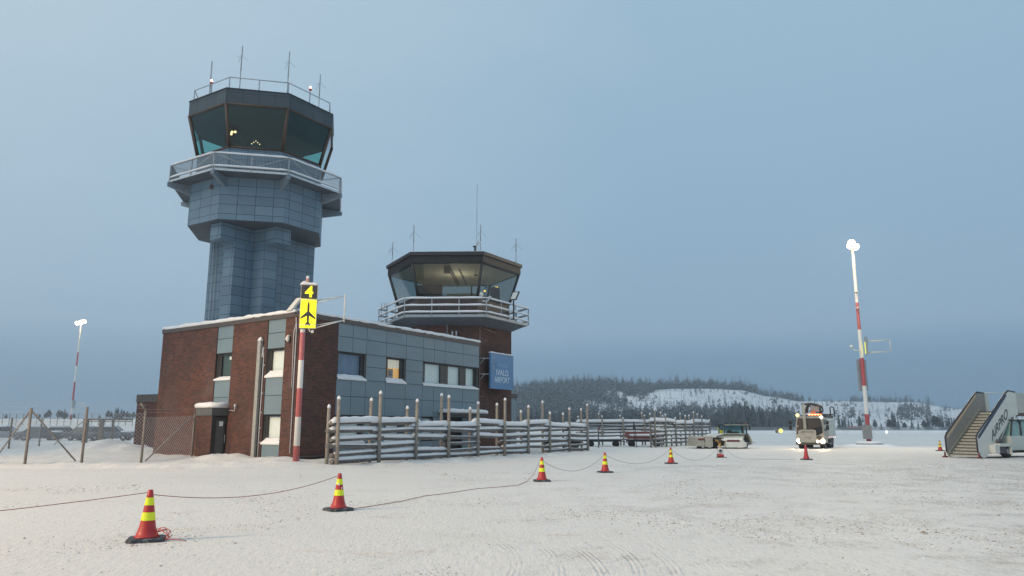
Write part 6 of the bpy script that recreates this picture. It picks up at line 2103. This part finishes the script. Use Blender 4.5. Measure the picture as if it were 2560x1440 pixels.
for t_ in (0.10,):
    q.hexa([TS(0.0, t_, 0.12), TS(S1, t_, Z1 + 0.0), TS(S1, t_ + 0.05, Z1 + 0.0), TS(0.0, t_ + 0.05, 0.12), TS(-0.05, t_, 0.36), TS(S1 - 0.1, t_, Z1 + 0.22), TS(S1 - 0.1, t_ + 0.05, Z1 + 0.22), TS(-0.05, t_ + 0.05, 0.36)])
q.build('stringer', M_TREAD, ps)
q = MB(); q.hexa([TS(0.0, 0.085, 1.05), TS(S1 - 0.3, 0.085, Z1 + 0.88), TS(S1 - 0.3, 0.10, Z1 + 0.88), TS(0.0, 0.10, 1.05), TS(0.0, 0.085, 1.22), TS(S1 - 0.3, 0.085, Z1 + 1.02), TS(S1 - 0.3, 0.10, Z1 + 1.02), TS(0.0, 0.10, 1.22)]); q.build('lit_strip', plain('painted_lit_strip', (0.55, 0.42, 0.30), 0.5), ps)  # pale warm colour paints the lit look along the inner panel
# dark stripe and white cover along the near side
q = MB(); q.hexa([TS(0.0, WID + 0.121, 1.02), TS(S1 - 0.35, WID + 0.121, Z1 + 0.84), TS(S1 - 0.35, WID + 0.128, Z1 + 0.84), TS(0.0, WID + 0.128, 1.02), TS(-0.10, WID + 0.121, 1.16), TS(S1 - 0.45, WID + 0.121, Z1 + 0.98), TS(S1 - 0.45, WID + 0.128, Z1 + 0.98), TS(-0.10, WID + 0.128, 1.16)]); q.build('blue_stripe', plain('dark_blue_stripe', (0.04, 0.055, 0.10), 0.5), ps)
q = MB()
sl = Vector((S1, 0, Z1)).normalized()
xw = Vector((dS.x * sl.x, dS.y * sl.x, sl.z)); upw = Vector((-dS.x * sl.z, -dS.y * sl.z, sl.x))
text_part('AIRPRO', 0.74, TS(2.02, WID + 0.126, 1.80), xw, (0, 0, 1), M_RAILD, ps, bold=0.004, wid=0.86)
# platform and its walls
q = MB(); q.box(S1, S1 + 2.6, 0.1, WID, Z1 - 0.12, Z1, 0, TS); q.build('platform', M_TREAD, ps)
q = MB(); q.box(S1 + 0.55, S1 + 2.6, WID + 0.02, WID + 0.12, Z1 - 0.1, Z1 + 1.02, 0, TS); q.box(S1 + 0.5, S1 + 2.6, WID - 0.02, WID + 0.10, Z1 - 0.28, Z1 - 0.12, 1, TS)
q.build('platform_wall', [plain('platform_grey_green', (0.42, 0.44, 0.40), 0.5), plain('rust_brown_beam', (0.11, 0.065, 0.055), 0.6)], ps)
q = MB(); q.box(S1 + 0.5, S1 + 0.9, 0.0, 0.08, Z1 - 0.2, Z1 + 1.04, 0, TS); q.path([TS(S1 + 0.5, 0.04, Z1 + 1.08), TS(S1 + 2.6, 0.04, Z1 + 1.15)], 0.03); q.build('far_wall', M_PSW, ps)
# lifting struts
q = MB()
q.hexa([TS(1.7, WID - 0.2, 0.7), TS(1.95, WID - 0.2, 0.7), TS(1.95, WID - 0.1, 0.7), TS(1.7, WID - 0.1, 0.7), TS(S1 + 0.25, WID - 0.2, Z1 - 0.3), TS(S1 + 0.45, WID - 0.2, Z1 - 0.3), TS(S1 + 0.45, WID - 0.1, Z1 - 0.3), TS(S1 + 0.25, WID - 0.1, Z1 - 0.3)])
q.tube(TS(S1 + 0.15, WID + 0.05, Z1 - 0.35), TS(S1 + 1.3, WID + 0.05, 0.6), 0.07)
q.tube(TS(S1 + 0.1, WID + 0.0, Z1 - 0.2), TS(2.2, WID - 0.05, 1.0), 0.05)
q.build('lift_strut', M_PSW, ps)
# chassis with wheel boxes
q = MB(); q.box(0.9, 5.6, 0.3, WID - 0.1, 0.24, 0.50, 0, TS); q.build('chassis', M_DARK, ps)
q = MB(); q.box(0.85, 1.25, WID + 0.05, WID + 0.42, 0.28, 0.72, 0, TS); q.box(1.25, 2.3, WID + 0.1, WID + 0.45, 0.62, 0.78, 0, TS); q.box(2.25, 2.33, WID + 0.1, WID + 0.45, 0.2, 0.78, 0, TS); q.build('side_box', M_PSW, ps)
q = MB(); q.box(1.25, 1.9, WID + 0.1, WID + 0.38, 0.25, 0.6, 0, TS); q.tube(TS(1.35, WID + 0.25, 0.78), TS(1.35, WID + 0.25, 1.0), 0.05); q.lathe([(0.12, -0.03), (0.12, 0.03)], 12, 0, TS(1.75, WID + 0.2, 0.88), (wS.x, wS.y, 0)); q.build('machinery', plain('oily_machinery', (0.08, 0.075, 0.085), 0.6), ps)
for s_, t_ in ((2.15, WID + 0.2), (2.15, 0.1), (4.9, WID + 0.1), (4.9, 0.2)):
    q = MB(); wheelm(q, TS(s_, t_, 0.36), (wS.x, wS.y, 0), 0.36, 0.24); wl = q.build('wheel', M_TYRE, ps)
    q = MB(); q.lathe([(0.18, 0), (0.15, 0.13)], 12, 0, TS(s_, t_, 0.36), (wS.x, wS.y, 0)); q.build('rim', M_RIM, wl)
for t_ in (-0.1, WID + 0.1):
    q = MB(); q.box(-0.25, 0.05, t_ - 0.08, t_ + 0.08, 0.0, 0.08, 0, TS); q.tube(TS(-0.1, t_, 0.05), TS(-0.1, t_, 0.3), 0.05); q.build('stabiliser_foot', plain('rusty_foot', (0.16, 0.04, 0.035), 0.6), ps)
# driver's cab below the platform
q = MB()
q.box(2.7, 4.6, 0.35, WID + 0.25, 0.40, 1.18, 0, TS); cbn = q.build('driver_cab', plain('pale_green_white', (0.50, 0.55, 0.52), 0.5, var=0.05), ps)
q = MB()
for s_, t_ in ((2.75, WID + 0.22), (3.75, WID + 0.22), (4.55, WID + 0.22), (2.75, 0.4)):
    q.tube(TS(s_, t_, 1.18), TS(s_ + (0.25 if s_ < 3 else 0.0), t_, 2.0), 0.05, n=5)
q.box(2.9, 4.6, 0.4, WID + 0.28, 2.0, 2.08, 0, TS)
q.hexa([TS(3.55, WID + 0.24, 1.95), TS(3.85, WID + 0.24, 1.95), TS(3.85, WID + 0.30, 1.95), TS(3.55, WID + 0.30, 1.95), TS(3.5, WID + 0.24, 2.05), TS(3.8, WID + 0.24, 2.05), TS(3.8, WID + 0.3, 2.05), TS(3.5, WID + 0.3, 2.05)])
q.build('cab_frame', M_DARK, ps)
for quad in ([TS(2.78, WID + 0.2, 1.18), TS(4.55, WID + 0.2, 1.18), TS(4.55, WID + 0.2, 2.0), TS(3.0, WID + 0.2, 2.0)],
             [TS(2.76, 0.4, 1.18), TS(2.76, WID + 0.2, 1.18), TS(3.0, WID + 0.2, 2.0), TS(3.0, 0.4, 2.0)]):
    q = MB(); q.face(quad); q.build('cab_window', plain('pale_teal_glass', (0.22, 0.38, 0.37), 0.12, spec=0.8), ps)
pc = TS(3.35, WID + 0.75, 0)
cone('faded orange traffic cone beside the cab under the passenger stairs', (pc.x, pc.y, 0.01), 0.4)

# ---------------------------------------------------------------- far airfield details
pfn = thing('perimeter_fence', 'long low airfield perimeter fence at the foot of the fell', 'fence', (150, 440, 0))
q = MB()
for i in range(150):
    x = 30 + i * 2.2
    z = gz(x, 440)
    q.box(x - 0.06, x + 0.06, 439.9, 440.1, z - 0.3, z + 2.3)
q.build('fence_posts', M_FPOST, pfn)
o = pfn.children[0]; o['kind'] = 'stuff'
mm, nt, b_ = new_mat('distant_wire_mesh')
b_.inputs['Base Color'].default_value = (0.22, 0.26, 0.30, 1)
b_.inputs['Alpha'].default_value = 0.55
q = MB()
q.sheet([[(30 + i * 6.6, 440, -0.1 + z + gz(30 + i * 6.6, 440)) for z in (0, 2.25)] for i in range(51)], 51, 2)
q.build('fence_mesh', mm, pfn)
# snow ridge ploughed along the taxiway, behind tug and truck
q = MB()
for i in range(5):
    q.snow((28 + i * 26, 205 + 2 * i, -0.05), (56 + i * 26, 207 + 2 * i, -0.05), 2.6, 0.55, i, 30, rough=0.5)
rdg = q.build('snow_ridge', M_SNOW); tag(rdg, 'low ploughed snow ridge far out on the airfield', None, kind='structure')
p = gnd(1949, 1084)
tl = thing('airfield_light', 'yellow lit airfield light on the snow between tug and truck', 'airfield light', (p.x, p.y, 0))
q = MB(); q.tube((0, 0, 0), (0, 0, 0.25), 0.25); q.build('fitting', M_DIRTYW, tl, world=False)
q = MB(); q.sphere((0.25, -0.3, 0.75), 0.50); q.build('lamp', emit('yellow_field_lamp', (1.0, 0.85, 0.12), 2.0), tl, world=False)
q = MB(); q.sphere((-0.7, 0, 0.55), 0.42); q.build('shield', plain('rust_shield', (0.20, 0.14, 0.10), 0.6), tl, world=False)
p = gnd(2216, 1085)
tl = thing('airfield_light', 'small white lit airfield light right of the tall mast', 'airfield light', (p.x, p.y, 0))
q = MB(); q.tube((0, 0, 0), (0, 0, 0.3), 0.2); q.build('fitting', M_DIRTYW, tl, world=False)
q = MB(); q.sphere((0, -0.2, 0.5), 0.24); q.build('lamp', emit('cold_white_lamp', (0.85, 0.97, 1.0), 7.0), tl, world=False)
hs = thing('red_house', 'tiny red roofed house at the foot of the fell beside the tall mast', 'house', (at(2145, 1064, 445).x, 445, 0))
q = MB(); q.box(-5, 5.5, -3, 3, -0.5, 1.2); q.build('wall', plain('house_wall', (0.20, 0.10, 0.08), 0.8), hs, world=False)
q = MB(); q.hexa([(-5.4, -3.4, 1.2), (5.9, -3.4, 1.2), (5.9, 3.4, 1.2), (-5.4, 3.4, 1.2), (-5.4, -0.1, 2.3), (5.9, -0.1, 2.3), (5.9, 0.1, 2.3), (-5.4, 0.1, 2.3)]); q.build('roof', plain('house_roof', (0.28, 0.11, 0.08), 0.8, frost=0.5), hs, world=False)

# ---------------------------------------------------------------- haze
hz = MB()
hz.box(-1500, 1500, -60, 1290, -3.5, 95)
M = bpy.data.materials.new('thin_frost_haze')
M.use_nodes = True
nt = M.node_tree
nt.nodes.clear()
ou = nt.nodes.new('ShaderNodeOutputMaterial')
pv = nt.nodes.new('ShaderNodeVolumePrincipled')
pv.inputs['Color'].default_value = (0.80, 0.91, 1.0, 1)
pv.inputs['Density'].default_value = 0.00050
nt.links.new(pv.outputs[0], ou.inputs['Volume'])
ho = hz.build('haze', M)
tag(ho, 'thin frosty haze over the airfield', None, kind='stuff')
